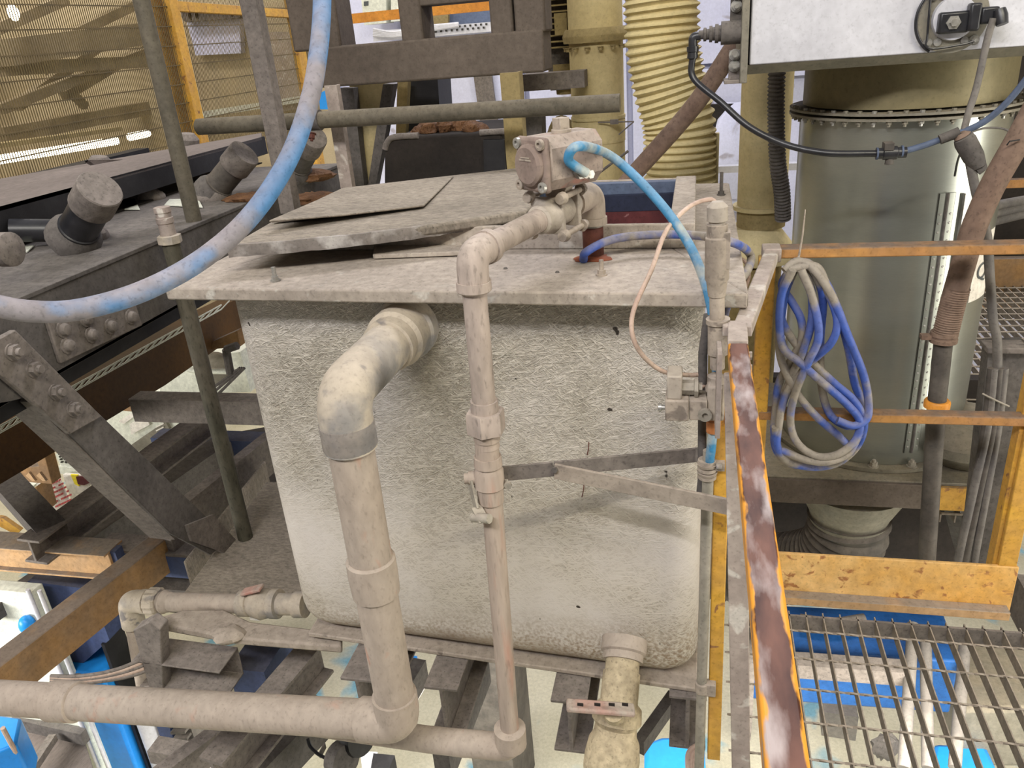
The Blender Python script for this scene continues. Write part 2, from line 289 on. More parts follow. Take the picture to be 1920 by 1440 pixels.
class MB:
    def __init__(self): self.v = []; self.f = []
    def add(self, vs, fs):
        n = len(self.v); self.v += [V(p) for p in vs]; self.f += [[i+n for i in f] for f in fs]; return self
    def obox(self, c, ax, ay, az):      # half-extent vectors
        c, ax, ay, az = V(c), V(ax), V(ay), V(az)
        vs = [c+ax*i+ay*j+az*k for i in (-1, 1) for j in (-1, 1) for k in (-1, 1)]
        return self.add(vs, [[0,1,3,2],[4,6,7,5],[0,4,5,1],[2,3,7,6],[0,2,6,4],[1,5,7,3]])
    def box(self, a, b_):
        a, b_ = V(a), V(b_); h = (b_-a)/2
        return self.obox((a+b_)/2, (abs(h.x),0,0), (0,abs(h.y),0), (0,0,abs(h.z)))
    def ext(self, prof, p0, p1, up=UP, roll=0):     # 2-D profile swept p0->p1
        p0, p1 = V(p0), V(p1); t = (p1-p0).normalized(); s = t.cross(V(up))
        if s.length < 1e-3: s = t.cross(YA)
        s.normalize(); u = s.cross(t).normalized(); n = len(prof)
        if roll: s, u = s*cos(roll)+u*sin(roll), u*cos(roll)-s*sin(roll)
        vs = [p+s*a+u*b_ for p in (p0, p1) for a, b_ in prof]
        fs = [[i, (i+1) % n, n+(i+1) % n, n+i] for i in range(n)] + [list(range(n))[::-1], list(range(n, 2*n))]
        return self.add(vs, fs)
    def beam(self, p0, p1, w, h, up=UP, kind='box', t=.008, off=(0, 0), roll=0):
        a, b_ = w/2, h/2
        if kind == 'box': pr = [(-a,-b_),(a,-b_),(a,b_),(-a,b_)]
        elif kind == 'C': pr = [(-a,-b_),(a,-b_),(a,-b_+t),(-a+t,-b_+t),(-a+t,b_-t),(a,b_-t),(a,b_),(-a,b_)]
        elif kind == 'CR': pr = [(a,-b_),(a,b_),(-a,b_),(-a,b_-t),(a-t,b_-t),(a-t,-b_+t),(-a,-b_+t),(-a,-b_)]
        elif kind == 'I': pr = [(-a,-b_),(a,-b_),(a,-b_+t),(t/2,-b_+t),(t/2,b_-t),(a,b_-t),(a,b_),(-a,b_),(-a,b_-t),(-t/2,b_-t),(-t/2,-b_+t),(-a,-b_+t)]
        elif kind == 'L': pr = [(-a,-b_),(a,-b_),(a,-b_+t),(-a+t,-b_+t),(-a+t,b_),(-a,b_)]
        elif kind == 'LR': pr = [(a,b_),(-a,b_),(-a,b_-t),(a-t,b_-t),(a-t,-b_),(a,-b_)]
        pr = [(x+off[0], y+off[1]) for x, y in pr]
        return self.ext(pr, p0, p1, up, roll)
    def tube(self, pts, r, seg=14, cap=True, hollow=0):
        P = [V(p) for p in pts]; n = len(P); R = r if isinstance(r, (list, tuple)) else [r]*n
        t0 = (P[1]-P[0]).normalized(); s, u = perp(t0); rings = []
        for i in range(n):
            t = (P[min(i+1, n-1)]-P[max(i-1, 0)])
            if t.length < 1e-9: t = t0
            t.normalize(); s = (s-t*s.dot(t)).normalized(); u = s.cross(t).normalized()
            rings.append([P[i]+(s*cos(2*pi*k/seg)+u*sin(2*pi*k/seg))*R[i] for k in range(seg)])
        vs = [p for q in rings for p in q]; fs = []
        for i in range(n-1):
            for k in range(seg):
                a = i*seg+k; b_ = i*seg+(k+1) % seg; fs.append([a, b_, b_+seg, a+seg])
        if cap and R[0] > 1e-5: fs.append(list(range(seg)))
        if cap and R[-1] > 1e-5: fs.append(list(range((n-1)*seg, n*seg))[::-1])
        return self.add(vs, fs)
    def lathe(self, p0, d, prof, seg=24, cap=True):    # prof: (distance along d, radius)
        p0 = V(p0); d = V(d).normalized(); s, u = perp(d); vs = []; n = len(prof)
        for a, r in prof: vs += [p0+d*a+(s*cos(2*pi*k/seg)+u*sin(2*pi*k/seg))*r for k in range(seg)]
        fs = [[i*seg+k, i*seg+(k+1) % seg, (i+1)*seg+(k+1) % seg, (i+1)*seg+k] for i in range(n-1) for k in range(seg)]
        if cap: fs += [list(range(seg)), list(range((n-1)*seg, n*seg))[::-1]]
        return self.add(vs, fs)
    def prism(self, poly, vec):
        n = len(poly); P = [V(p) for p in poly]; vec = V(vec)
        return self.add(P+[p+vec for p in P], [list(range(n))[::-1], list(range(n, 2*n))] + [[i, (i+1) % n, n+(i+1) % n, n+i] for i in range(n)])
    def hexh(self, p, d, r, h, seg=6): return self.lathe(p, d, [(0, r), (h, r)], seg)
    def bolt(self, p, d, r=.01, h=.008, stud=0):
        p, d = V(p), V(d).normalized(); self.lathe(p, d, [(0, r*1.35), (h*.2, r*1.35)], 14); self.hexh(p+d*h*.2, d, r, h)
        if stud: self.lathe(p+d*h, d, [(0, r*.5), (stud, r*.5)], 10)
        return self
    def blob(self, c, rx, ry, rz, seg=14, rings=9, jit=0):
        c = V(c); vs = [c-V((0,0,rz))]
        for i in range(1, rings):
            a = -pi/2+pi*i/rings
            for k in range(seg):
                j = 1+random.uniform(-jit, jit); vs.append(c+V((rx*cos(a)*cos(2*pi*k/seg)*j, ry*cos(a)*sin(2*pi*k/seg)*j, rz*sin(a)*j)))
        vs.append(c+V((0,0,rz))); fs = [[0, 1+(k+1) % seg, 1+k] for k in range(seg)]
        for i in range(rings-2):
            for k in range(seg):
                a = 1+i*seg+k; b_ = 1+i*seg+(k+1) % seg; fs.append([a, b_, b_+seg, a+seg])
        l = len(vs)-1; fs += [[l, l-seg+k, l-seg+(k+1) % seg] for k in range(seg)]
        return self.add(vs, fs)
    def build(self, name, m, parent=None, bev=0, ang=38):
        me = bpy.data.meshes.new(name)
        if parent is None:
            xs = [p.x for p in self.v]; ys = [p.y for p in self.v]; zs = [p.z for p in self.v]
            og = V(((min(xs)+max(xs))/2, (min(ys)+max(ys))/2, min(zs)))
        else: og = ORG[parent]
        me.from_pydata([p-og for p in self.v], [], self.f)
        bm = bmesh.new(); bm.from_mesh(me); bmesh.ops.recalc_face_normals(bm, faces=bm.faces); bm.to_mesh(me); bm.free()
        me.polygons.foreach_set('use_smooth', [True]*len(me.polygons)); me.set_sharp_from_angle(angle=radians(ang))
        me.materials.append(M[m] if isinstance(m, str) else m)
        o = bpy.data.objects.new(name, me); C.collection.objects.link(o)
        if parent is None: o.location = og
        else: o.parent = bpy.data.objects[parent]
        ORG[o.name] = og
        if bev:
            b_ = o.modifiers.new('bevel', 'BEVEL'); b_.width = bev; b_.segments = 2; b_.limit_method = 'ANGLE'; b_.angle_limit = radians(50)
        return o.name
def tag(n, label=None, cat=None, group=None, kind=None):
    o = bpy.data.objects[n]
    if label: o['label'] = label
    if cat: o['category'] = cat
    if group: o['group'] = group
    if kind: o['kind'] = kind
    return n
def thing(name, loc, label, cat, group=None):
    o = bpy.data.objects.new(name, None); o.empty_display_size = .05; C.collection.objects.link(o); o.location = V(loc)
    ORG[o.name] = V(loc); return tag(o.name, label, cat, group)
def solo(mb, name, m, label, cat, group=None, bev=0): return tag(mb.build(name, m, None, bev), label, cat, group)
def plabel(n, label): bpy.data.objects[n]['label'] = label; return n
def corr(path, r, dr, pitch, seg=20):      # corrugated hose path -> (points, radii)
    P = catmull(path, 24); L_ = [0]
    for a, b_ in zip(P, P[1:]): L_.append(L_[-1]+(b_-a).length)
    n = int(L_[-1]/pitch)*6; pts = []; rs = []; j = 0
    for i in range(n+1):
        s = L_[-1]*i/n
        while j < len(P)-2 and L_[j+1] < s: j += 1
        t = (s-L_[j])/max(1e-9, L_[j+1]-L_[j]); pts.append(P[j].lerp(P[j+1], t)); rs.append(r+dr*cos(2*pi*s/pitch))
    return pts, rs

# ================================================================== SETTING
def struct(mb, name, m): return tag(mb.build(name, m), kind='structure')
struct(MB().box((-10, -1, -2.32), (7, 9, -2.2)), 'floor', 'floor')
struct(MB().box((-3.4, 7.4, -2.2), (6, 7.5, 6.5)), 'wall_back', 'wall')
wl = MB()
for i in range(90):       # corrugated cladding on the far left
    y = -1+i*.12; wl.box((-9.1+(.03 if i % 2 else 0), y, -2.2), (-9+(.03 if i % 2 else 0), y+.12, 5.5))
struct(wl, 'wall_left', 'wallbeige')
struct(MB().box((-9, 9.6, -2.2), (-3.4, 9.7, 6.5)), 'wall_far', 'wallbeige')
struct(MB().box((6, 1.5, -2.2), (6.1, 9, 4)), 'wall_right', 'wallbeige')
# sheets and seams on the back wall
for k, (x0, x1, z0, z1) in enumerate([(-2.6,-1.5,.2,2.4), (-1.45,-.6,.2,2.6), (-.55,.35,-.2,1.0), (-.55,.35,1.04,2.8), (.4,1.6,.9,2.8)]):
    tag(solo(MB().box((x0, 7.32, z0), (x1, 7.37, z1)), 'wall_sheet', 'wall', [
        'pale lilac wall sheet at the far left of the back wall', 'pale lilac wall sheet seen between the legs under the grey frame',
        'pale lilac lower wall sheet behind the yellow corrugated hose', 'pale lilac upper wall sheet behind the yellow corrugated hose',
        'pale lilac wall sheet behind the silver slide box'][k], 'wall panel'))

# ================================================================== TANK
def sk(x, y): return y-.062*(x-.089)
T = thing('water_tank', (-.5, 1.85, -.02), 'large dusty cream fibreglass tank with an overhanging grey lid rim, in the centre', 'tank')
def rrect(x0, x1, y0, y1, r, n=8):
    out = []
    for cx, cy, a0 in ((x1-r, y0+r, -90), (x1-r, y1-r, 0), (x0+r, y1-r, 90), (x0+r, y0+r, 180)):
        for k in range(n+1):
            a = radians(a0+90*k/n); x = cx+r*cos(a); out.append((x, sk(x, cy+r*sin(a))))
    return out
TX0, TX1, TY0, TY1 = -1.012, .02, 1.427, 2.30
mb = MB(); rb = .085; prof = [(0+rb*(1-sin(radians(a))), rb*(1-cos(radians(a)))) for a in (90, 75, 60, 45, 30, 15, 0)]
prof = [(z, ins) for z, ins in prof] + [(z, 0) for z in (.2, .4, .6, .8, .955)]
rings = []
for z, ins in prof: rings.append([V((x, y, z)) for x, y in rrect(TX0+ins, TX1-ins, TY0+ins, TY1-ins, max(.075-ins*.4, .02))])
n = len(rings[0]); vs = [p for q in rings for p in q]
fs = [[i*n+k, i*n+(k+1) % n, (i+1)*n+(k+1) % n, (i+1)*n+k] for i in range(len(rings)-1) for k in range(n)] + [list(range(n))[::-1]]
shell = mb.add(vs, fs).build('shell', 'tank', T)
# lid rim: four strips round the hatch opening, with a folded lip
fl = [V((-1.092, 1.424, 0)), V((.089, 1.351, 0)), V((.089, 2.36, 0)), V((-1.10, 2.43, 0))]
op = [V((-.96, 1.725, 0)), V((-.05, 1.668, 0)), V((-.05, 2.19, 0)), V((-.96, 2.24, 0))]
mb = MB()
for i in range(4):
    j = (i+1) % 4; mb.prism([q+V((0, 0, .953)) for q in (fl[i], fl[j], op[j], op[i])], (0, 0, .027))
rim = mb.build('lid_rim', 'flange', T, bev=.004)
mb = MB()
for a, c, w, h in ((op[0], op[1], .012, .052), (op[2], op[3], .012, .05), (op[3], op[0], .02, .05)):
    mb.beam(a+V((0, -.006, .98+h/2)), c+V((0, -.006, .98+h/2)), w, h)
mb.prism([op[1]+V((-.004, -.012, .98)), op[1]+V((.048, -.012, .98)), op[2]+V((.048, .01, .98)), op[2]+V((-.004, .01, .98))], (0, 0, .052))
mb.build('hatch_collar', 'flange', T, bev=.003)
mb = MB().box((-.98, 2.13, .958), (-.052, 2.16, 1.0)); mb.build('inner_wall', 'navy', T); MB().box((-.98, 2.125, .80), (-.052, 2.16, .957)).build('oxide_band', 'redox', T)
mb = MB().box((-.98, 2.15, 1.0), (-.052, 2.18, 1.028)); mb.build('inner_lip', 'bandblue', T)
mb = MB().box((-.049, 1.69, .8), (-.03, 2.19, .975)); mb.build('inner_wall', 'navy', T)
# square patch on the rim in front of the collar
mb = MB(); mb.prism([Z_(705, 455, .982), Z_(905, 432, .982), Z_(905, 478, .982), Z_(700, 486, .982)], (0, 0, .01))
mb.build('rim_patch', 'flange', T, bev=.002)
for (x, y, z, h) in ((517, 527, .98, .03), (1128, 516, .98, .03), (1352, 366, .98, .06)):
    p = Z_(x, y, z); b_ = MB(); b_.lathe(p, UP, [(0, .011), (.003, .011)], 14); b_.hexh(p+UP*.003, UP, .008, .008); b_.lathe(p, UP, [(0, .0045), (h, .0045)], 10)
    b_.build('stud', 'bolt' if x == 517 else ('black_dusty' if x == 1352 else 'dusty'), T)
for x, y in ((1045, 511), (948, 504)): MB().lathe(Z_(x, y, .98), UP, [(0, .005), (.003, .003)], 8).build('screw_head', 'steel_dark', T)
# bottom drain stub on the front face
# rust ring where the hose enters the rim
mb = MB(); p = Z_(1110, 485, .981); mb.blob(p, .04, .025, .006, 16, 6, .2); mb.build('rust_stain', 'rustspot', T)
# loose hatch cover of two rubber sheets
H = thing('hatch_cover', (-.7, 1.95, 1.03), 'loose dusty rubber sheets laid over the tank hatch', 'cover')
def sheet(pts, z, th):       # draped sheet from picture outline on a height
    return [Z_(x, y, zz)+V((0,0,-th)) for (x, y), zz in zip(pts, z)]
A = [(430, 460), (700, 437), (870, 412), (985, 395), (1010, 372), (1012, 310), (850, 328), (640, 352), (520, 408)]
mb = MB().prism(sheet(A, [1.045, 1.045, 1.05, 1.052, 1.05, 1.045, 1.045, 1.045, 1.045], .024), (0, 0, .024)); mb.build('lower_sheet', 'rubber', H, bev=.006)
mb = MB(); q = [(430, 470), (600, 456), (760, 438), (880, 420), (985, 401)]
ed = catmull([Z_(x, y, 1.0345)+V((0, -.002, 0)) for x, y in q], 10)
vs = [p+V((0, dy+random.uniform(-.0008, .0008), dz+random.uniform(-.001, .001))) for p in ed for dy, dz in ((-.004, -.0135), (-.005, .0), (-.003, .0125), (.006, .0125), (.006, -.0135))]
mb.add(vs, [[i*5+k, i*5+(k+1) % 5, (i+1)*5+(k+1) % 5, (i+1)*5+k] for i in range(len(ed)-1) for k in range(5)]+[list(range(5)), list(range(len(vs)-5, len(vs)))]); mb.build('sheet_edge', 'rubbedge', H)
B_ = [(504, 413), (640, 402), (795, 384), (850, 330), (760, 339), (645, 353)]
mb = MB().prism(sheet(B_, [1.075, 1.062, 1.055, 1.05, 1.053, 1.055], .005), (0, 0, .005)); mb.build('upper_sheet', 'rubber', H, bev=.002)
mb = MB().prism([Z_(x, y, 1.049) for x, y in ((510, 418), (650, 404), (780, 390), (700, 360), (640, 362))], (0,0,.004)); mb.build('sheet_packing', 'rubber', H)

# ================================================================== THICK OVERFLOW PIPE
TY = 1.15; a = Y_(762, 612, 1.478); a.y = 1.478
P = thing('overflow_pipe', (-.6, 1.2, .06), 'thick dusty grey plastic pipe elbowing out of the tank and down its left front', 'pipe')
wall = V((-.575, 1.475, .880)); el = Y_(640, 738, TY); bt = Y_(748, 1352, TY); lf = Y_(0, 1308, TY-.005)
R1 = .041
d = (el-wall).normalized()
mb = MB(); mb.lathe(wall-d*.02, d, [(0, .066), (.055, .066), (.06, .06), (.062, .055)], 36); mb.build('tank_connector', 'pipegrey', P)
mb = MB(); mb.lathe(wall+d*.035, d, [(0, .060), (.05, .060), (.058, .053), (.085, .053), (.086, .050)], 36); mb.build('union_nut', 'pipegrey', P)
mb = MB(); path = fillet([wall+d*.10, el, el+(bt-el).normalized()*.105], .075, 12); mb.tube(path, .0475, 28)
vd = (bt-el).normalized(); e2 = el+vd*.105
plabel(mb.build('top_elbow', 'pipegrey', P), 'large smooth grey elbow')
mb = MB(); mb.lathe(e2-vd*.05, vd, [(0, .0485), (.045, .0485), (.05, .046)], 28); mb.build('elbow_socket', 'pipedark', P)
mb = MB(); mb.tube([e2, bt], R1, 28); mb.build('downpipe', 'dustypipe', P)
c0 = Y_(694, 1045, TY); c1 = Y_(706, 1110, TY)
mb = MB(); mb.lathe(c0, vd, [(0, .043), (.004, .047), ((c1-c0).length*.5, .0475), ((c1-c0).length, .046), ((c1-c0).length+.003, .042)], 28); mb.build('coupling', 'dustypipe', P)
mb = MB(); hd = (lf-bt).normalized()
mb.tube(fillet([bt-vd*.075, bt, bt+hd*.085], .05, 12), .0465, 28); mb.build('bottom_elbow', 'dustypipe', P)
mb = MB(); mb.tube([bt+hd*.05, lf+hd*.4], R1, 28); mb.build('horizontal_pipe', 'dustypipe', P)
c0 = bt+hd*((bt.x-Y_(152, 1325, TY).x)/abs(hd.x)); mb = MB(); mb.lathe(c0, hd, [(0, .042), (.003, .047), (.07, .0475), (.073, .041)], 28); mb.build('coupling', 'dustypipe', P)

# ================================================================== THIN PIPE WITH ACTUATED VALVE
Q = thing('feed_pipe', (-.36, 1.2, 0), 'thin dusty pipe with two elbows running down in front of the tank', 'pipe')
FY = 1.20; pt = Y_(884, 478, FY); pb = Y_(958, 1395, FY)
zc = pt.z; hole = V((-.213, 1.62, .98)); ve = V((-.205, 1.605, zc+.012)); va = (ve-pt); va.normalize()
R2 = .0205; dn = (pb-pt).normalized()
mb = MB(); mb.tube(fillet([pt+va*.05, pt, pt+dn*.055], .035, 10), .026, 22)
mb.lathe(pt+dn*.055, dn, [(-.012, .029), (.003, .029), (.006, .026)], 22); mb.lathe(pt+va*.05, va, [(-.01, .0285), (.004, .0285)], 22)
mb.build('elbow', 'thin', Q)
u0 = Y_(909, 770, FY); u1 = Y_(912, 808, FY)
mb = MB(); mb.tube([pt+dn*.05, u0], R2, 22); mb.build('upper_pipe', 'thin', Q)
mb = MB(); mb.lathe(u0-dn*.02, dn, [(0, .024), (.03, .0245)], 22); L_ = (u1-u0).length; mb.lathe(u0, dn, [(0, .0335), (.004, .035), (L_, .035), (L_+.002, .026)], 6); mb.build('union_nut', 'thin', Q)
v0 = Y_(914, 855, FY); v1 = Y_(922, 930, FY); L_ = (v1-v0).length
mb = MB(); mb.tube([u1, v0], .0215, 20); mb.lathe(u1+dn*.005, dn, [(0, .024), (.012, .0235), (.014, .0205), (.026, .022)], 20); mb.build('threaded_nipple', 'copper', Q)
mb = MB(); mb.lathe(v0, dn, [(0, .0245), (.018, .026), (.02, .0225), (.03, .027), (.055, .0275), (.06, .0285), (.064, .0245), (L_+.01, .024)], 22); vb = mb.build('valve_body', 'copper', Q)
vc = v0+dn*.045
mb = MB(); mb.lathe(vc+V((-.02, 0, 0)), V((-1, -.25, 0)), [(0, .013), (.018, .013), (.018, .010), (.026, .010)], 14); mb.build('valve_stem', 'dustypipe', Q)
hp = vc+V((-.034, -.01, 0)); mb = MB(); mb.beam(hp, hp+V((.01, -.012, -.05)), .004, .018, UP); mb.beam(hp+V((.01, -.012, -.05)), hp+V((.028, -.03, -.068)), .02, .006); mb.tube([hp+V((.004,-.02,-.066)), hp+V((.04,-.034,-.058))], .009, 12)
mb.build('lever', 'conduit', Q)
mb = MB(); mb.tube([v1, pb], R2*.96, 22); mb.build('lower_pipe', 'copper', Q)
mb = MB(); mb.tube(fillet([pb-dn*.045, pb+dn*.01, pb+dn*.01+V((-.12, .0, -.005))], .03, 10), .029, 22); mb.lathe(pb-dn*.05, dn, [(0, .025), (.004, .034), (.05, .034)], 22); mb.build('bottom_tee', 'dustypipe', Q)
tl = pb+dn*.01
mb = MB(); mb.tube([tl+V((-.1, 0, -.005)), Y_(800, 1386, 1.225), Y_(560, 1352, 1.25), Y_(330, 1322, 1.27)], .029, 22); mb.build('return_pipe', 'dustypipe', Q)
bc = pt.lerp(ve, .66)
mb = MB(); mb.tube([pt+va*.045, bc-va*.06], R2, 22); mb.build('cross_pipe', 'thin', Q)
# three-piece ball valve
VV = thing('actuated_valve', bc, 'square dusty pneumatic actuator bolted on a three-piece ball valve above the tank lid', 'valve')
s_, u_ = perp(va)
mb = MB(); mb.lathe(bc-va*.07, va, [(0, .0215), (.004, .026), (.02, .026), (.03, .032), (.034, .034), (.04, .034)], 24); mb.lathe(bc+va*.07, -va, [(0, .0215), (.02, .026), (.03, .032), (.04, .034)], 24)
mb.lathe(bc-va*.03, va, [(0, .028), (.06, .028)], 24)
for k in (-1, 1):
    f_ = bc+va*.031*k; mb.obox(f_, va*.006, s_*.033, u_*.033)
mb.build('valve_body', 'valvegrey', VV, bev=.002)
for i in (-1, 1):
    for j in (-1, 1):
        p = bc+s_*.034*i+u_*.034*j; mb = MB(); mb.tube([p-va*.04, p+va*.04], .0055, 10); mb.lathe(p-va*.047, va, [(0, .009), (.008, .0115), (.014, .0115)], 12); mb.lathe(p+va*.033, va, [(0, .0115), (.014, .009)], 12); mb.build('tie_bolt', 'dusty', VV)
aa = V((.66, .75, 0)).normalized(); ab = V((.75, -.66, 0)).normalized()
ac = bc+V((.018, -.010, .096))
mb = MB(); mb.beam(bc+UP*.025, ac-UP*.04, .03, .03, up=va); mb.build('mounting_neck', 'dusty', VV)
mb = MB(); hw, hh, hl = .042, .046, .060
pr = [(-hw, -hh), (hw*.55, -hh), (hw, -hh*.55), (hw, hh*.6), (hw*.6, hh), (-hw*.6, hh), (-hw, hh*.6)]
mb.ext(pr, ac-aa*hl, ac+aa*hl); mb.build('actuator_body', 'actuator', VV, bev=.003)
ec = ac-aa*hl
mb = MB(); mb.obox(ec-aa*.006, aa*.007, ab*.042, UP*.047); EPn = mb.build('end_plate', 'capface', VV, bev=.006)
mb = MB(); mb.lathe(ec-aa*.012, -aa, [(0, .037), (.008, .036), (.012, .031)], 30); ECn = mb.build('end_cap', 'capface', VV); plabel(ECn, 'round domed end cap')
mb = MB().obox(ec-aa*.0245+UP*.010, aa*.0008, ab*.016, UP*.0015); mb.obox(ec-aa*.0245+UP*.014, aa*.0008, ab*.012, UP*.001); mb.build('raised_mark', 'dusty', ECn)
for i in (-1, 1):
    for j in (-1, 1):
        p = ec-aa*.012+ab*.032*i+UP*.036*j; mb = MB(); mb.lathe(p, -aa, [(0, .0095), (.006, .0095), (.007, .007), (.007, .0045), (.003, .0042)], 14); mb.build('socket_screw', 'bolt' if i*j < 0 else 'dusty', EPn)
mb = MB(); mb.lathe(ac+UP*.04, UP, [(0, .018), (.012, .018)], 18); mb.obox(ac+UP*.058, ab*.011, aa*.011, UP*.013); mb.build('indicator_stub', 'dusty', VV, bev=.001)
fp = ac+ab*.042+aa*.0; 
mb = MB(); mb.lathe(fp+V((0,0,-.02)), ab, [(0, .012), (.01, .012)], 6); mb.lathe(fp+V((0,0,-.02))+ab*.01, ab, [(0, .008), (.012, .009)], 14); mb.lathe(fp+aa*.02+V((0,0,-.026)), ab, [(0, .008), (.012, .008)], 6); mb.build('air_fitting', 'bolt', VV)
mb = MB(); mb.tube(fillet([bc+va*.065, ve, V((ve.x, ve.y, zc-.045))], .032, 10), .027, 22); mb.lathe(V((ve.x, ve.y, zc-.035)), -UP, [(0, .030), (.014, .030)], 22); mb.build('valve_elbow', 'dustypipe', VV)
mb = MB(); mb.lathe(V((ve.x, ve.y, zc-.046)), -UP, [(0, .022), (.008, .022)], 20); mb.build('bright_collar', 'conduit', VV)
mb = MB(); mb.tube([V((ve.x, ve.y, zc-.05)), V((ve.x, ve.y, .975))], .0215, 20); plabel(mb.build('red_nipple', 'rust', VV), 'dark red rusty pipe nipple')

# ================================================================== HOSES AND CABLES AT THE TANK
f0 = fp+V((0,0,-.02))+ab*.02
pts = [f0, D_(1068, 300, f0.y*1.06), D_(1088, 273, 1.50), D_(1150, 296, 1.46), D_(1230, 372, 1.42), D_(1290, 455, 1.40), D_(1325, 540, 1.38), D_(1340, 620, 1.38), D_(1344, 700, 1.40)]
k = (f0-CAM).dot(FW); pts[1] = D_(1066, 300, k-.03); pts[2] = D_(1086, 274, k-.04)
solo(MB().tube(catmull(pts, 12), .0085, 14), 'air_hose', 'teal', 'teal blue air hose arching from the actuator down to the solenoid valve', 'hose')
pts = [D_(1346, 384, 1.46), D_(1330, 374, 1.46), D_(1292, 388, 1.44), D_(1250, 432, 1.40), D_(1222, 505, 1.36), D_(1186, 590, 1.34), D_(1194, 650, 1.35), D_(1238, 694, 1.39), D_(1290, 703, 1.42), D_(1322, 703, 1.43), D_(1326, 718, 1.43), D_(1308, 728, 1.42)]
solo(MB().tube(catmull(pts, 12), .0042, 10), 'sensor_cable', 'cream', 'thin cream cable looping from the conduit top down to the solenoid valve', 'cable')
pts = [Z_(1094, 487, .985), Z_(1100, 472, 1.01), Z_(1145, 450, 1.02), Z_(1210, 441, 1.02), Z_(1300, 441, 1.02), Z_(1375, 455, 1.02), D_(1407, 478, 1.66), D_(1402, 505, 1.56), D_(1375, 545, 1.48), D_(1358, 590, 1.45), D_(1352, 640, 1.44)]
solo(MB().tube(catmull(pts, 12), .0085, 14), 'water_hose', 'bluecable', 'dark blue dusty hose crossing the tank rim behind the conduit', 'hose')
pts = [Z_(1340, 455, .985), D_(1375, 478, 1.62), D_(1398, 492, 1.6), D_(1404, 520, 1.56), D_(1392, 560, 1.54), D_(1386, 640, 1.54)]
solo(MB().tube(catmull(pts, 10), .0038, 8), 'signal_wire', 'cream', 'pale wire bending round the tank rim corner beside the conduit', 'wire')
# conduit upright with gland, solenoid and lower pipe
CY = 1.30
K = thing('conduit_riser', Y_(1312, 1440, CY), 'dusty upright conduit with cable gland at the tank right front corner', 'conduit')
def vy(x, y, Y=CY): return Y_(x, y, Y)
t0 = vy(1345, 392); ax_ = (vy(1343, 700)-t0).normalized()
mb = MB(); mb.lathe(t0, ax_, [(-.012, .009), (-.004, .0165), (0, .0165), (.018, .0165), (.02, .013), (.03, .013)], 18); mb.build('gland_nut', 'valvegrey', K)
mb = MB(); mb.lathe(t0+ax_*.024, ax_, [(0, .0165), (.02, .0165), (.021, .019), (.09, .0195), (.095, .017), (.12, .014)], 20); mb.obox(t0+ax_*.065+V((.004,0,0)), (.016,0,0), (0,.013,0), (0,0,.03)); mb.build('gland_body', 'dusty', K, bev=.001)
mb = MB(); mb.tube([t0+ax_*.11, vy(1345, 690)], .0125, 18); mb.build('upper_conduit', 'dusty', K)
mb = MB(); p = vy(1346, 632); mb.lathe(p, ax_, [(-.03, .017), (.03, .017)], 18); mb.lathe(p-ax_*.033, ax_, [(0,.02),(.008,.02)], 18); mb.build('joint', 'dusty', K)
mb = MB(); mb.tube([vy(1328, 590, 1.34), vy(1318, 660, 1.34), vy(1316, 900, 1.34), vy(1313, 930, 1.33)], .008, 12); mb.build('side_tube', 'steel_dark', K)
mb = MB(); mb.tube([vy(1329, 845), vy(1324, 1000), vy(1311, 1440)], .0105, 18); mb.tube([vy(1311, 1440), vy(1309, 1520)], .0105, 18); mb.build('lower_conduit', 'conduit', K)
mb = MB()
for i, yy in enumerate((862, 868, 876, 884, 890)):
    c = vy(1326, yy); mb.lathe(c, -UP, [(0, .0165+.002*(i % 2)), (.006, .0165)], 18)
mb.obox(vy(1346, 872), (.012,0,0), (0,.008,0), (0,0,.008)); mb.build('clamp', 'dusty', K)
mb = MB(); mb.lathe(vy(1343, 874, 1.29), XA, [(0, .006), (.01, .006)], 10); mb.build('clamp_knob', 'bluecable', K)
mb = MB(); c = vy(1316, 1288); mb.lathe(c+UP*.014, -UP, [(0, .014), (.026, .014)], 16); mb.obox(c+V((.016, 0, 0)), (.012,0,0), (0,.01,0), (0,0,.016)); mb.build('saddle_clip', 'dusty', K, bev=.002)
S_ = thing('solenoid_valve', vy(1290, 790, 1.28), 'small dusty solenoid valve block with square coil on the conduit', 'valve')
def pbx(x0, y0, x1, y1, Y, dpt): a = Y_(x0, y1, Y); b_ = Y_(x1, y0, Y); return MB().box((a.x, Y, a.z), (b_.x, Y+dpt, b_.z))
pbx(1250, 706, 1279, 750, 1.265, .05).build('coil', 'valvegrey', S_, bev=.003)
SBn = pbx(1247, 752, 1292, 790, 1.26, .055).build('body', 'dusty', S_, bev=.003)
pbx(1292, 752, 1326, 788, 1.265, .045).build('pilot_block', 'dusty', S_, bev=.002)
mb = MB(); mb.lathe(Y_(1279, 726, 1.285), XA, [(0, .013), (.02, .013), (.021, .017), (.027, .017), (.028, .009), (.034, .009)], 6); mb.build('cable_plug', 'conduit', S_)
mb = MB(); mb.lathe(Y_(1247, 764, 1.28), -XA, [(0, .005), (.006, .005), (.006, .008), (.012, .007)], 12); mb.build('end_screw', 'bolt', SBn)
mb = MB(); mb.lathe(Y_(1322, 776, 1.262), -YA, [(0, .0115), (.008, .0115), (.008, .005), (.002, .005)], 18); mb.build('port', 'conduit', S_)
pbx(1325, 726, 1360, 790, 1.27, .05).build('manifold', 'dusty', S_, bev=.004)
mb = MB(); mb.lathe(vy(1343, 702, 1.29), -UP, [(0, .011), (.003, .015), (.02, .015), (.024, .018), (.03, .018)], 18); mb.build('push_fitting', 'dusty', S_)
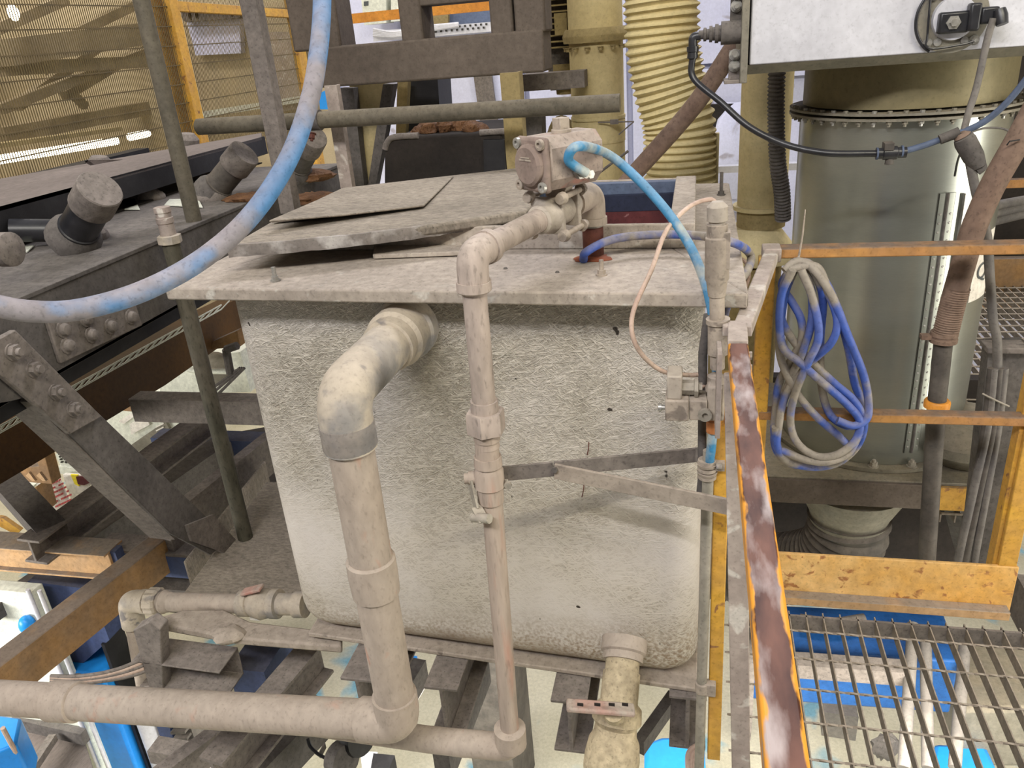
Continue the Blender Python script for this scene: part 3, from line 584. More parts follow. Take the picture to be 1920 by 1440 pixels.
mb = MB(); mb.lathe(vy(1338, 788, 1.29), -UP, [(0, .0125), (.022, .0125)], 18); plabel(mb.build('bottom_fitting', 'cap', S_), 'bare orange brass fitting')
solo(MB().tube([vy(1337, 806, 1.29), vy(1333, 845, 1.29), vy(1328, 880, 1.30)], .0085, 14), 'short_hose', 'teal', 'short teal hose between the brass fitting and the conduit clamp', 'hose')
# V-shaped flat bar bracket
B = thing('pipe_bracket', Y_(1040, 880, 1.24), 'V-shaped dusty flat bar bracket holding the thin pipe off the handrail', 'bracket')
mb = MB(); mb.beam(Y_(934, 889, 1.235), Y_(1038, 879, 1.25), .005, .03); mb.beam(Y_(1038, 879, 1.25), Y_(1324, 851, 1.36), .005, .03); mb.build('rear_bar', 'steel_mid', B, bev=.001)
mb = MB(); mb.beam(Y_(1040, 883, 1.245), Y_(1366, 950, 1.19), .006, .031); mb.build('front_bar', 'dusty', B, bev=.001)
mb = MB(); mb.lathe(Y_(1040, 880, 1.24), -YA, [(0, .006), (.005, .006)], 6); mb.build('bolt', 'steel_dark', B)
mb = MB(); mb.lathe(Y_(953, 908, 1.2), -YA, [(0, .007), (.006, .007)], 12); mb.beam(Y_(930, 905, 1.215), Y_(953, 908, 1.2), .004, .018); mb.build('clip', 'conduit', B)
# scratches on the tank face
for a, c in (((1104, 829), (1101, 853)), ((1095, 908), (1091, 932))):
    solo(MB().tube([Y_(*a, 1.438+.0), Y_((a[0]+c[0])/2+1, (a[1]+c[1])/2, 1.436), Y_(*c, 1.438)], .0012, 6), 'bristle', 'rust', 'dark stray bristle stuck to the tank face, ' + ('above the bracket' if a[1] < 880 else 'below the bracket'), 'debris')

# bottom outlet with big valve
O = thing('outlet_valve', Y_(1150, 1430, 1.2), 'large cream dusty ball valve with red lever on the outlet under the tank', 'valve')
o0 = V((-.132, 1.46, .062)); 
def oy(x, y, Y): return Y_(x, y, Y)
oa = oy(1170, 1215, 1.43); ob = oy(1160, 1320, 1.33); od = (ob-oa).normalized()
mb = MB(); mb.lathe(oa-od*.02+V((0,0,.0)), od, [(0, .052), (.03, .052), (.034, .046), (.05, .045)], 28); mb.build('tank_flange', 'dustypipe', O)
mb = MB(); mb.tube([oa+od*.02, ob+od*.02], .0385, 26); mb.lathe(oa+od*.055, od, [(0, .042), (.09, .042), (.092, .039)], 26); mb.build('outlet_pipe', 'valve', O)
oc = oy(1140, 1392, 1.27); od2 = (oy(1135, 1520, 1.22)-ob).normalized()
mb = MB(); mb.lathe(ob-od2*.005, od2, [(0, .04), (.012, .052), (.04, .055), (.046, .05), (.052, .046), (.07, .048), (.085, .056), (.12, .061), (.15, .061), (.165, .057), (.17, .048), (.24, .047)], 30); mb.build('valve_body', 'valve', O)
mb = MB(); mb.beam(oy(1062, 1322, 1.19), oy(1190, 1332, 1.215), .03, .012, UP)
LVn = mb.build('lever', 'red', O, bev=.004)
for xx in (1088, 1120, 1147, 1172):
    p = oy(xx, 1321, 1.176); MB().obox(p, (.006, 0, 0), (0, .0015, 0), (0, 0, .0028)).build('lever_slot', 'dark', LVn)
mb = MB(); mb.lathe(oy(1150, 1335, 1.22), V((0, .6, -.8)), [(0, .02), (.03, .024)], 16); mb.build('stem', 'valve', O)

# ================================================================== NEAR HANDRAIL
R_ = thing('handrail', (.066, 1.0, 0), 'near handrail with worn brown top bar running toward the viewer, joined to the far rail', 'handrail')
zt = .95
def q(x, y): return Z_(x, y, zt)
mb = MB(); xa = .0515; xb = .0815
mb.beam(V((.0665, 1.20, zt-.012)), V((.067, .18, zt-.012)), .03, .024); plabel(mb.build('top_bar', 'rustrail', R_, bev=.003), 'brown top bar rubbed through to yellow at its edges')
mb = MB(); a = q(1388, 700); b_ = q(1388, 612); mb.beam(V((.0665, 1.205, zt-.011)), V((.069, 1.29, zt-.011)), .031, .026); mb.beam(V((.045, 1.285, zt-.008)), V((.092, 1.285, zt-.008)), .03, .018); mb.build('corner_joint', 'post', R_, bev=.002)
j0 = V((.078, 1.29, zt-.012)); j1 = V((.158, 1.745, zt-.012))
mb = MB(); mb.beam(j0, j1, .03, .024); mb.build('angled_bar', 'post', R_, bev=.003)
mb = MB(); mb.box((.140, 1.735, zt-.026), (.178, 1.785, zt+.004)); mb.build('end_cap', 'post', R_, bev=.003)
a = Y_(1379, 700, 1.16); b_ = Y_(1389, 1440, 1.16); dd = (b_-a)
mb = MB(); mb.beam(a, b_+dd*.12, .034, .012, up=YA); mb.build('stanchion', 'post', R_, bev=.002)
mb = MB(); mb.box((.036, 1.20, .78), (.044, 1.26, .93)); mb.build('bracket_plate', 'post', R_, bev=.001)
for yy in (667, 691):
    p = Y_(1408, yy, 1.22); MB().bolt(p-XA*.008, XA, .007, .008).build('bolt', 'post', R_)
a = Y_(1352, 760, 1.31); mb = MB(); mb.beam(Y_(1357, 700, 1.32), Y_(1338, 1415, 1.32), .027, .03, up=YA)
plabel(mb.build('support_post', 'yellow', R_, bev=.002), 'faded yellow post behind the stanchion')

# ================================================================== FAR RAILING
FR = 1.76
F_ = thing('guard_rail', (.45, FR, 0), 'yellow guard railing across the far end of the walkway with two bars', 'railing')
mb = MB(); a = Y_(1462, 471, FR); mb.beam(V((.165, FR+.012, .9385)), V((1.25, FR+.012, .9385)), .042, .022, up=UP); mb.build('top_rail', 'orangerail', F_, bev=.003)
zm = Y_(1700, 785, FR).z
mb = MB(); mb.beam(V((.15, FR+.012, zm)), V((1.25, FR+.012, zm)), .034, .022); mb.build('mid_rail', 'orangerail', F_, bev=.003)
mb = MB(); mb.box((.134, FR-.004, 0), (.170, FR+.022, .93)); mb.build('corner_post', 'yellow', F_, bev=.003)
pr_ = Y_(1893, 1048, FR); mb = MB(); mb.box((pr_.x-.022, FR-.002, .1), (pr_.x+.018, FR+.012, .93)); mb.box((pr_.x-.03, FR+.012, .1), (pr_.x-.02, FR+.05, .93)); mb.build('end_post', 'yellow', F_, bev=.002)
TB = solo(MB().box((.142, FR-.006, .034), (.762, FR+.004, .163)), 'toe_board', 'yellowtoe', 'worn yellow toe board standing along the far edge of the grating', 'toe board', bev=.002)
solo(MB().beam(V((.14, FR-.022, .04)), V((.752, FR-.022, .04)), .03, .024, kind='box'), 'edge_angle', 'ybeamlt', 'rusty yellow edge angle under the toe board', 'steel angle', bev=.002)
# ================================================================== GRATING WALKWAY
G = thing('walkway_grating', (.45, 1.0, -.03), 'steel bar grating walkway inside the railings, lower right', 'grating')
mb = MB(); px = .249-.041*3
k = 0
while px < .83:
    mb.box((px-.0014, -.15, -.03), (px+.0014, 1.735, 0)); px += .0411
mb.build('bearing_bars', 'grate', G)
mb = MB(); yy = 1.762-.035
yy = 1.76
rods = MB()
while yy > 0:
    pth = [V((x_, yy, .001)) for x_ in [i*.01+.085 for i in range(76)]]
    # twisted square rod
    n_ = len(pth); vs = []; 
    for i, p in enumerate(pth):
        for k in range(4):
            a_ = i*.55+k*pi/2; vs.append(p+V((0, .0031*cos(a_), .0031*sin(a_)-.002)))
    fs = [[i*4+k, i*4+(k+1) % 4, (i+1)*4+(k+1) % 4, (i+1)*4+k] for i in range(n_-1) for k in range(4)]
    if yy < 1.75: rods.add(vs, fs)
    yy -= .0975
rods.build('twisted_rods', 'grate', G, ang=10)
mb = MB(); mb.box((.835, -.15, -.06), (.842, 1.74, .004)); mb.box((.10, 1.715, -.05), (.842, 1.722, .0)); mb.build('frame', 'steel_mid', G)
mb = MB(); mb.box((.842, -.1, -.01), (.90, 1.95, .002)); mb.box((.842, -.1, -.12), (.85, 1.95, -.01)); solo(mb, 'walkway_channel', 'steel_mid', 'dusty steel channel along the right edge of the grating', 'steel beam')

# ================================================================== SILO / FILTER COLUMN
sx, sy, sr = .553, 2.50, .268
SL = thing('filter_column', (sx, sy, .15), 'tall galvanised steel cylinder with a vertical hinged seam, behind the far railing', 'silo')
mb = MB(); mb.lathe((sx, sy, .16), UP, [(0, sr-.01), (.0, sr), (.985, sr)], 72, cap=False); mb.build('shell', 'galv', SL)
mb = MB(); mb.lathe((sx, sy, 1.165), UP, [(0, sr-.005), (.3, sr-.005)], 72); mb.build('upper_shell', 'oliveduct', SL)
mb = MB(); mb.lathe((sx, sy, 1.14), UP, [(0, sr+.03), (.006, sr+.03)], 72); mb.lathe((sx, sy, 1.153), UP, [(0, sr+.03), (.006, sr+.03)], 72); BFn = mb.build('bolted_flange', 'galvdull', SL)
for k in range(26):
    a_ = radians(180+k*180/25); p = V((sx+(sr+.02)*cos(a_), sy+(sr+.02)*sin(a_), 1.159)); mb = MB(); mb.hexh(p, UP, .006, .006); mb.lathe(p-UP*.02, UP, [(-.012, .004), (0, .004)], 8); mb.hexh(p-UP*.026, UP, .007, .006); mb.build('flange_bolt', 'bolt' if k % 3 == 0 else 'galvdull', BFn)
mb = MB(); mb.lathe((sx, sy, .147), UP, [(0, sr+.028), (.012, sr+.028)], 72); BSn = mb.build('base_flange', 'galvdull', SL)
for a_ in (-118, -96, -74, -52):
    a_ = radians(a_); MB().bolt(V((sx+(sr+.012)*cos(a_), sy+(sr+.012)*sin(a_), .159)), UP, .011, .012, .01).build('base_bolt', 'conduit', BSn)
# hinge strip with rivets and its darker seam, following the curve
def cyl(a_, z, r=sr): return V((sx+r*cos(a_), sy+r*sin(a_), z))
hp0 = None
def cang(x, y, Y=2.28):    # angle round the column of a picture point
    k_ = ray(x, y); best = None
    A_ = k_.x**2+k_.y**2; Bq = 2*(k_.x*(CAM.x-sx)+k_.y*(CAM.y-sy)); Cq = (CAM.x-sx)**2+(CAM.y-sy)**2-sr*sr
    D = Bq*Bq-4*A_*Cq
    if D < 0: return None
    t = (-Bq-sqrt(D))/(2*A_); p = CAM+k_*t; return math.atan2(p.y-sy, p.x-sx), p.z
ha, hz = cang(1782, 345); hb, hz2 = cang(1716, 770)
def strip(a0, a1, z0, z1, th): 
    mb = MB(); n_ = 6
    pl = [cyl(a0+(a1-a0)*i/n_, 0, sr+.0005) for i in range(n_+1)]+[cyl(a1-(a1-a0)*i/n_, 0, sr+th) for i in range(n_+1)]
    return mb.prism([p+UP*z0 for p in pl], UP*(z1-z0))
am = (ha+hb)/2; print('hinge', ha, hb, hz, hz2)
HL0 = strip(am-.075, am-.01, .2, .955, .003).build('hinge_leaf', 'galv', SL)
HL1 = strip(am+.01, am+.075, .2, .955, .003).build('hinge_leaf', 'galv', SL)
strip(am-.0805, am-.0765, .2, .955, .002).build('seam_line', 'seam', SL)
strip(am+.0765, am+.0805, .2, .955, .002).build('seam_line', 'seam', SL)
strip(am+.16, am+.175, .2, .95, .010).build('door_edge', 'bolt', SL)
mb = MB(); mb.tube([cyl(am, .2, sr+.003), cyl(am, .955, sr+.003)], .0045, 8); mb.build('hinge_pin', 'steel_dark', SL)
for k in range(30):
    for s in (-1, 1):
        z = .22+k*.0235; MB().lathe(cyl(am+s*.05, z, sr+.003), cyl(am+s*.05, 0, 1)-V((sx, sy, 0)), [(0, .0035), (.002, .002)], 8).build('rivet', 'bolt', HL0 if s < 0 else HL1)
mb = MB(); ws = cang(1828, 530); print('sign', ws)
# curved white sign with grey letters
sg = cang(1832, 520); sb = strip(sg[0]-.10, sg[0]+.28, .64, .83, .002).build('sign', 'paper', SL)
# letter Q on the sign
def curved_text(txt, a0, z0, size, mname, parent, r):
    c = bpy.data.curves.new('t', 'FONT'); c.body = txt; c.size = size; c.extrude = .0; ob = bpy.data.objects.new('t', c); C.collection.objects.link(ob)
    bpy.context.view_layer.update(); dg = bpy.context.evaluated_depsgraph_get(); me = ob.evaluated_get(dg).to_mesh()
    bm = bmesh.new(); bm.from_mesh(me); bmesh.ops.triangulate(bm, faces=bm.faces); vs = [V((v.co.x, v.co.y, 0)) for v in bm.verts]; fs = [[v.index for v in f.verts] for f in bm.faces]; bm.free()
    ob.evaluated_get(dg).to_mesh_clear(); bpy.data.objects.remove(ob); return vs, fs
vs, fs = curved_text('Q.', 0, 0, .075, 'greytext', SL, sr)
mb = MB(); mb.add([cyl(sg[0]-.05+v.x/sr, .70+v.y*.9, sr+.004) for v in vs], fs); mb.build('sign_letters', 'greytext', sb)
# cone and black corrugated hose below the base plate
mb = MB(); mb.lathe((.50, 2.36, .02), -UP, [(0, .17), (.02, .165), (.11, .122), (.14, .12)], 48); mb.build('discharge_cone', 'galvdull', SL)
hc = [(.50, 2.36, -.10), (.50, 2.36, -.17), (.47, 2.38, -.28), (.38, 2.44, -.38), (.22, 2.52, -.46), (.0, 2.6, -.52)]
pts, rs = corr(hc, .122, .007, .032, 20)
solo(MB().tube(pts, rs, 36), 'flexible_duct', 'black_dusty', 'fat dark ribbed hose curving down under the galvanised cylinder', 'hose')
PL = thing('column_frame', (.45, 2.25, -.05), 'dusty steel base frame carrying the galvanised cylinder', 'steel frame')
zb = .145
mb = MB(); mb.box((.17, 2.165, zb-.01), (.90, 2.85, zb)); mb.build('base_plate', 'galvdull', PL, bev=.002)
mb = MB(); mb.box((.17, 2.155, zb-.085), (.66, 2.18, zb-.005)); mb.build('front_channel', 'frame', PL, bev=.002)
mb = MB(); mb.box((.66, 2.155, zb-.085), (.80, 2.18, zb-.01)); mb.build('end_piece', 'yellow', PL)
mb = MB(); mb.box((.155, 2.13, -.9), (.215, 2.18, zb-.005)); mb.build('leg', 'steel_mid', PL)
mb = MB(); mb.beam((.74, 2.2, .1), (.98, 2.5, -.5), .05, .05); mb.build('brace', 'steel_dark', PL)
mb = MB(); mb.lathe(V((.79, 2.33, .20)), UP, [(-.05, .10), (0, .15), (.03, .15), (.08, .1)], 30); mb.build('side_elbow', 'galvdull', PL)

solo(MB().box((.12, 3.0, -.75), (1.25, 3.05, .10)), 'dark_backboard', 'dark', 'dark board in shadow behind the ribbed hose under the cylinder', 'board')  # dark panel added in place of the shaded void around the hose
# silver slide box with sensor
BX = thing('slide_box', (.55, 2.2, 1.292), 'silver metal box housing across the top right with a round sensor on its face', 'machine housing')
b0 = V((.117, 2.1, 1.3)); 
mb = MB(); mb.box((.117, 2.11, 1.300), (1.3, 2.75, 1.62)); mb.build('housing', 'alu', BX, bev=.003)
mb = MB(); mb.prism([(.105, 2.11, 1.300), (.105, 2.14, 1.278), (.105, 2.7, 1.278), (.105, 2.7, 1.300)], (1.2, 0, 0)); mb.build('lower_lip', 'galvdull', BX)
mb = MB(); mb.box((.095, 2.09, 1.262), (.112, 2.7, 1.55)); mb.build('end_flange', 'galvdull', BX, bev=.002)
mb = MB(); mb.box((.06, 2.095, 1.262), (.112, 2.18, 1.270)); mb.box((.07, 2.12, 1.27), (.1, 2.135, 1.335)); mb.build('foot_bracket', 'steel_mid', BX, bev=.001)
mb = MB(); mb.box((.07, 2.12, 1.385), (.1, 2.135, 1.5)); mb.build('upper_bracket', 'black_dusty', BX)
for z in (1.30, 1.325, 1.43, 1.455): MB().bolt(V((.083, 2.118, z)), -YA, .010, .01, .01).build('bolt', 'bolt', BX)
# fitting on the left end
ft = Y_(1383, 60, 2.12)
mb = MB(); mb.lathe(V((.095, 2.12, ft.z)), -XA, [(0, .026), (.045, .026)], 20); mb.lathe(V((.05, 2.12, ft.z)), -XA, [(0, .018), (.006, .018), (.006, .021), (.014, .021), (.014, .015), (.02, .015), (.02, .018), (.027, .018), (.027, .012), (.033, .012), (.034, .015), (.040, .015), (.041, .010), (.052, .010)], 16); mb.build('hose_tail', 'steel_dark', BX)
mb = MB(); ex = V((.003, 2.12, ft.z-.002)); mb.tube(fillet([ex, ex+V((-.018, 0, 0)), ex+V((-.018, 0, -.05))], .014, 6), .010, 12); mb.lathe(ex+V((-.018, 0, -.022)), -UP, [(0, .014), (.012, .014), (.013, .012), (.026, .013)], 14); mb.build('push_elbow', 'blackplastic', BX)
# round sensor
sc = Y_(1786, 34, 2.11)
mb = MB(); mb.lathe(sc, -YA, [(0, .072), (.008, .072), (.009, .066)], 40); SPn = mb.build('sensor_plate', 'galvdull', BX)
mb = MB(); mb.lathe(sc-YA*.009, -YA, [(0, .046), (.012, .044)], 36); mb.build('sensor_boss', 'alu', BX)
for a_ in (-135, 135, -45, 60): MB().bolt(sc+V((.068*cos(radians(a_)), -.009, .068*sin(radians(a_)))), -YA, .008, .008, .006).build('sensor_screw', 'bolt', SPn)
for a_ in (-120, -60, 120): MB().lathe(sc+V((.055*cos(radians(a_)), -.009, .055*sin(radians(a_)))), -YA, [(0, .009), (.005, .008)], 14).build('blind_rivet', 'bolt', SPn)
mb = MB(); c_ = [sc+V((.078*cos(radians(a_)), -.012, .078*sin(radians(a_)))) for a_ in range(120, 250, 13)]; mb.tube(catmull(c_, 3), .003, 8)
mb.tube(catmull([sc+V((-.055, -.02, .05)), sc+V((-.052, -.02, -.03)), sc+V((-.045, -.02, -.058)), sc+V((.02, -.02, -.055)), sc+V((.05, -.02, -.048))], 6), .0025, 8); mb.build('retaining_wire', 'blackplastic', BX)
mb = MB(); s0 = Y_(1790, 42, 2.075); mb.box((s0.x-.032, 2.07, s0.z-.022), (s0.x+.03, 2.095, s0.z+.022)); mb.box((s0.x+.024, 2.06, s0.z-.02), (s0.x+.048, 2.09, s0.z+.036)); mb.box((s0.x+.048, 2.066, s0.z-.008), (s0.x+.085, 2.088, s0.z+.026)); PGn = mb.build('plug', 'blackplastic', BX, bev=.005)
mb = MB(); mb.lathe(V((s0.x-.004, 2.07, s0.z)), -YA, [(0, .015), (.004, .015), (.004, .009), (.012, .008)], 6); mb.build('plug_screw', 'bolt', PGn)
mb = MB(); mb.lathe(V((s0.x+.086, 2.062, s0.z+.006)), V((.2, -.3, -.9)), [(-.014, .012), (0, .014), (.018, .012)], 14); mb.build('cable_gland', 'blackplastic', PGn)
# cable from sensor, tee fittings and the black air line
pts = [Y_(1863, 34, 2.06), Y_(1851, 75, 2.06), Y_(1832, 160, 2.04), Y_(1815, 215, 2.02), Y_(1806, 252, 2.0)]
solo(MB().tube(catmull(pts, 10), .0075, 12), 'sensor_lead', 'greycable', 'grey lead hanging from the black plug on the silver box', 'cable')
_e = V((-.015, 2.12, ft.z-.045)); pts = [_e, _e+V((.003, -.006, -.05)), Y_(1352, 192, 2.08), Y_(1405, 238, 2.05), Y_(1470, 270, 2.03), Y_(1550, 287, 2.0), Y_(1645, 288, 2.0)]
solo(MB().tube(catmull(pts, 10), .0078, 12), 'air_line', 'blackplastic', 'glossy black air line sagging below the silver box', 'hose')
I = thing('inline_fitting', Y_(1665, 288, 2.0), 'black inline push fitting with small tap on the black air line', 'fitting')
mb = MB(); mb.lathe(Y_(1642, 288, 2.0), XA, [(0, .012), (.014, .012), (.016, .015), (.044, .015), (.046, .012), (.064, .012)], 16); mb.build('body', 'blackplastic', I)
mb = MB(); mb.box(Y_(1658, 283, 1.985), Y_(1678, 268, 1.985)+V((0, .03, 0))); mb.lathe(Y_(1668, 298, 2.0), -UP, [(-.012, .008), (.012, .01)], 10); mb.build('tap', 'black_dusty', I, bev=.001)
for x_ in (1646, 1693): MB().lathe(Y_(x_, 288 if x_ < 1660 else 284, 2.0)-XA*.004, XA, [(0, .0135), (.004, .0135)], 14).build('locking_ring', 'bandblue', I)
pts = [Y_(1694, 284, 2.0), Y_(1735, 272, 2.0), Y_(1790, 252, 2.0), Y_(1812, 245, 2.0), Y_(1850, 225, 1.99), Y_(1890, 190, 1.98), Y_(1935, 135, 1.97)]
solo(MB().tube(catmull(pts, 10), .0072, 12), 'air_line', 'bandblue', 'slate air line rising from the inline fitting to the right edge', 'hose')
mb = MB(); mb.lathe(Y_(1762, 262, 1.99), (Y_(1795, 249, 1.99)-Y_(1762, 262, 1.99)), [(0, .011), (.04, .012)], 12); solo(mb, 'cable_sleeve', 'steel_dark', 'dark tape sleeve on the air line where the lead meets it', 'sleeve')
CN = thing('cable_connector', Y_(1815, 270, 1.98), 'dark angled cable connector hanging on the lead right of the cylinder', 'connector')
mb = MB(); a_ = Y_(1806, 258, 1.985); b_ = Y_(1832, 306, 1.985); mb.lathe(a_, b_-a_, [(-.008, .008), (0, .02), (.01, .023), (.05, .022), (.075, .016)], 16); mb.tube(catmull([b_, Y_(1840, 312, 1.985), Y_(1840, 320, 1.985)+V((-.01,0,0))], 4), .012, 12); mb.build('shell', 'steel_dark', CN)
mb = MB(); mb.lathe(a_-(b_-a_).normalized()*.012, b_-a_, [(0, .009), (.008, .018)], 14); mb.build('collar', 'rusthose', CN)
pts = [Y_(1818, 300, 1.99), Y_(1830, 360, 1.98), Y_(1850, 440, 1.97), Y_(1856, 520, 1.96), Y_(1862, 600, 1.95), Y_(1870, 650, 1.95), Y_(1868, 780, 1.97)]
solo(MB().tube(catmull(pts, 10), .0105, 12), 'power_cable', 'greycable', 'grey cable dropping from the connector past the top rail into the channel', 'cable')
pts = [Y_(1790, 330, 2.14), Y_(1796, 300, 2.12), Y_(1806, 275, 2.05)]
solo(MB().tube(catmull(pts, 8), .0025, 8), 'probe_wire', 'blackplastic', 'thin black wire from the hinged seam up to the connector', 'wire')
pts = [Y_(1815, 250, 2.05), Y_(1850, 240, 2.1), Y_(1890, 245, 2.1), Y_(1900, 275, 2.08), Y_(1870, 310, 2.08), Y_(1835, 318, 2.02)]
solo(MB().tube(catmull(pts, 8), .0025, 8), 'loose_wire', 'greycable', 'thin loose wire looping right of the cable connector', 'wire')

# brown rubber hose with clamp and black pipe at the right
HR = thing('rubber_hose', Y_(1742, 1040, 1.9), 'thick brown rubber hose clamped on a black pipe in front of the cylinder', 'hose')
HY = 1.88
pts = [Y_(1950, 190, HY), Y_(1905, 270, HY), Y_(1860, 350, HY), Y_(1825, 430, HY), Y_(1805, 500, HY), Y_(1785, 570, HY), Y_(1772, 628, HY)]
mb = MB(); mb.tube(catmull(pts, 10), .0255, 22); mb.build('hose', 'rusthose', HR)
pp, rr = corr([Y_(1795, 540, HY), Y_(1785, 575, HY), Y_(1773, 625, HY)], .0262, .0012, .0055); mb = MB(); mb.tube(pp, rr, 22); mb.build('wire_wrap', 'rusthose', HR)
mb = MB(); p = Y_(1771, 622, HY); mb.lathe(p, -UP, [(0, .029), (.008, .030), (.009, .028), (.014, .028), (.015, .030), (.024, .030)], 22); mb.obox(p+V((-.035, 0, -.012)), (.014, 0, 0), (0, .01, 0), (0, 0, .005)); mb.build('hose_clamp', 'rusthose', HR)
mb = MB(); mb.tube([Y_(1769, 638, HY), Y_(1756, 760, HY)], .0205, 20); mb.tube([Y_(1756, 760, HY), Y_(1738, 1045, HY), Y_(1735, 1100, HY)], .021, 20); mb.build('pipe', 'black_dusty', HR)
mb = MB(); mb.lathe(Y_(1758, 750, HY), -UP, [(0, .026), (.004, .029), (.018, .029), (.02, .024)], 20); mb.build('yellow_collar', 'orange', HR)
mb = MB(); mb.tube([Y_(1912, 262, HY-.03), Y_(1893, 265, HY-.035), Y_(1888, 272, HY-.03)], .0015, 6); mb.build('cable_tie', 'blackplastic', HR)
# channel post with cables beyond the railing
CP = thing('cable_channel', Y_(1845, 1050, 1.95), 'dark upright steel channel with bundled black cables right of the brown hose', 'cable channel')
ct = Y_(1885, 640, 2.02); cb = Y_(1835, 1060, 2.02)
mb = MB(); mb.beam(ct, cb+(cb-ct)*.2, .085, .05, up=YA, kind='C', t=.004); mb.build('channel', 'steel_dark', CP)
mb = MB(); p = Y_(1883, 650, 2.0); mb.obox(p, (.045, 0, 0), (0, .03, 0), (0, 0, .007)); mb.build('top_plate', 'steel_mid', CP, bev=.002)
for i, (x0, x1, r) in enumerate(((1856, 1795, .011), (1866, 1808, .010), (1876, 1826, .009), (1850, 1800, .008))):
    mb = MB(); mb.tube(catmull([Y_(x0+8, 690, 1.95), Y_(x0-4, 800, 1.95), Y_((x0+x1)/2, 920, 1.94), Y_(x1, 1060, 1.94), Y_(x1-4, 1120, 1.94)], 8), r, 12); mb.build('cable', 'black_dusty' if i % 2 else 'greycable', CP)
mb = MB(); mb.tube(catmull([Y_(1842, 738, 1.93), Y_(1862, 748, 1.925), Y_(1892, 762, 1.93)], 6), .0022, 6); mb.build('tie_wire', 'conduit', CP)

# coil of blue hose hanging on the far rail
HC = thing('hose_coil', Y_(1530, 870, FR-.03), 'hank of dusty blue hose looped over the corner of the far railing', 'hose')
loops = [
 [(1478,500),(1512,492),(1545,525),(1570,580),(1590,650),(1603,720),(1622,768),(1610,795),(1585,798),(1555,775),(1540,720),(1538,640),(1543,560),(1528,510)],
 [(1472,510),(1500,500),(1520,540),(1522,600),(1505,660),(1478,720),(1458,790),(1452,830),(1470,862),(1520,876),(1570,868),(1608,835),(1620,790),(1600,750),(1560,715),(1500,655),(1466,600),(1466,550),(1478,508)],
 [(1480,505),(1530,500),(1552,545),(1570,600),(1560,640),(1530,670),(1495,700),(1470,750),(1460,800),(1458,840),(1480,868),(1510,874)],
 [(1486,506),(1464,560),(1466,645),(1500,680),(1545,720),(1590,760),(1612,790),(1604,825),(1570,852),(1530,855),(1495,830),(1482,790),(1490,740),(1515,680),(1535,630),(1524,560),(1502,506)],
 [(1482,504),(1466,535),(1484,565),(1502,600),(1502,640),(1480,680),(1460,720),(1454,770),(1452,815),(1464,852)],
 [(1488,508),(1470,560),(1462,660),(1490,730),(1530,780),(1570,815),(1595,835),(1612,815)],
 [(1470,508),(1495,490),(1525,505),(1560,555),(1590,630),(1618,700),(1628,750),(1625,785),(1600,798),(1570,788)],
 [(1454,800),(1456,838),(1475,848),(1510,862),(1550,866),(1590,850),(1612,810)],
]
for i, lp in enumerate(loops):
    Yb = FR-.02-.014*(i % 4)
    mb = MB(); mb.tube(catmull([Y_(x, y, Yb+.012*sin(k*1.3)) for k, (x, y) in enumerate(lp)], 8), .0088, 12)
    mb.build('loop', 'bluecable' if i not in (1, 5, 7) else 'bluecable', HC)
mb = MB(); mb.tube([Y_(1510, 393, FR-.03), Y_(1505, 440, FR-.03), Y_(1498, 480, FR-.02), Y_(1489, 512, FR-.04)], [.0012, .002, .0025, .0025], 6); mb.build('cable_tie', 'dusty', HC)

# ================================================================== YELLOW DUCTS
D1 = thing('round_duct', (-.40, 3.4, .3), 'straight pale yellow round duct with a bolted flange, behind the actuator', 'duct')
c1_ = Y_(1121, 200, 3.4); rD = .106
mb = MB(); mb.lathe((c1_.x, 3.4, .2), UP, [(0, rD), (1.6, rD)], 40); mb.build('pipe', 'duct', D1)
fz = Y_(1121, 62, 3.4).z
mb = MB(); mb.lathe((c1_.x, 3.4, fz-.03), UP, [(0, rD+.02), (.022, rD+.024), (.026, rD+.024), (.05, rD+.012)], 40); mb.build('flange', 'ductdull', D1)
for k in range(8): a_ = radians(185+k*25); MB().bolt(V((c1_.x+(rD+.012)*cos(a_), 3.4+(rD+.012)*sin(a_), fz-.045)), -UP, .009, .012).build('flange_bolt', 'ductdull', D1)
z1 = Y_(1121, 222, 3.4).z; mb = MB(); mb.lathe((c1_.x, 3.4, z1), UP, [(0, rD+.004), (.012, rD+.004)], 40); mb.lathe((c1_.x, 3.4, z1-.09), UP, [(0, rD+.002), (.085, rD+.003)], 40); mb.build('joint_band', 'duct', D1)
mb = MB(); p = Y_(1150, 228, 3.28); mb.tube([p+V((-.06, 0, 0)), p+V((.08, 0, -.004))], .003, 6); mb.box(p+V((-.012, -.005, -.01)), p+V((.02, .005, .008))); mb.tube([p+V((.08, 0, -.004)), p+V((.02, .0, -.05))], .003, 6); mb.build('band_clip', 'steel_mid', D1)
mb = MB(); mb.tube([Y_(1122, 325, 3.1), Y_(1178, 283, 3.1)], .005, 8); solo(mb, 'thin_rod', 'steel_dark', 'thin dark rod leaning in front of the straight yellow duct', 'rod')
D2 = thing('corrugated_duct', (-.05, 2.9, .85), 'pale yellow corrugated flexible duct bending down behind the tank', 'duct')
pts = [Y_(1236, -60, 2.9), Y_(1240, 20, 2.9), Y_(1243, 90, 2.9), Y_(1255, 160, 2.9), Y_(1272, 230, 2.9), Y_(1274, 290, 2.9), Y_(1275, 345, 2.9)]
pp, rr = corr(pts, .118, .0065, .0235, 20); mb = MB(); mb.tube(pp, rr, 40); mb.build('hose', 'hoseyel', D2)
mb = MB(); mb.box(Y_(1332, 330, 2.9)+V((-.005, 0, -.1)), Y_(1349, 250, 2.9)+V((0, .03, 0))); mb.build('side_plate', 'duct', D2)
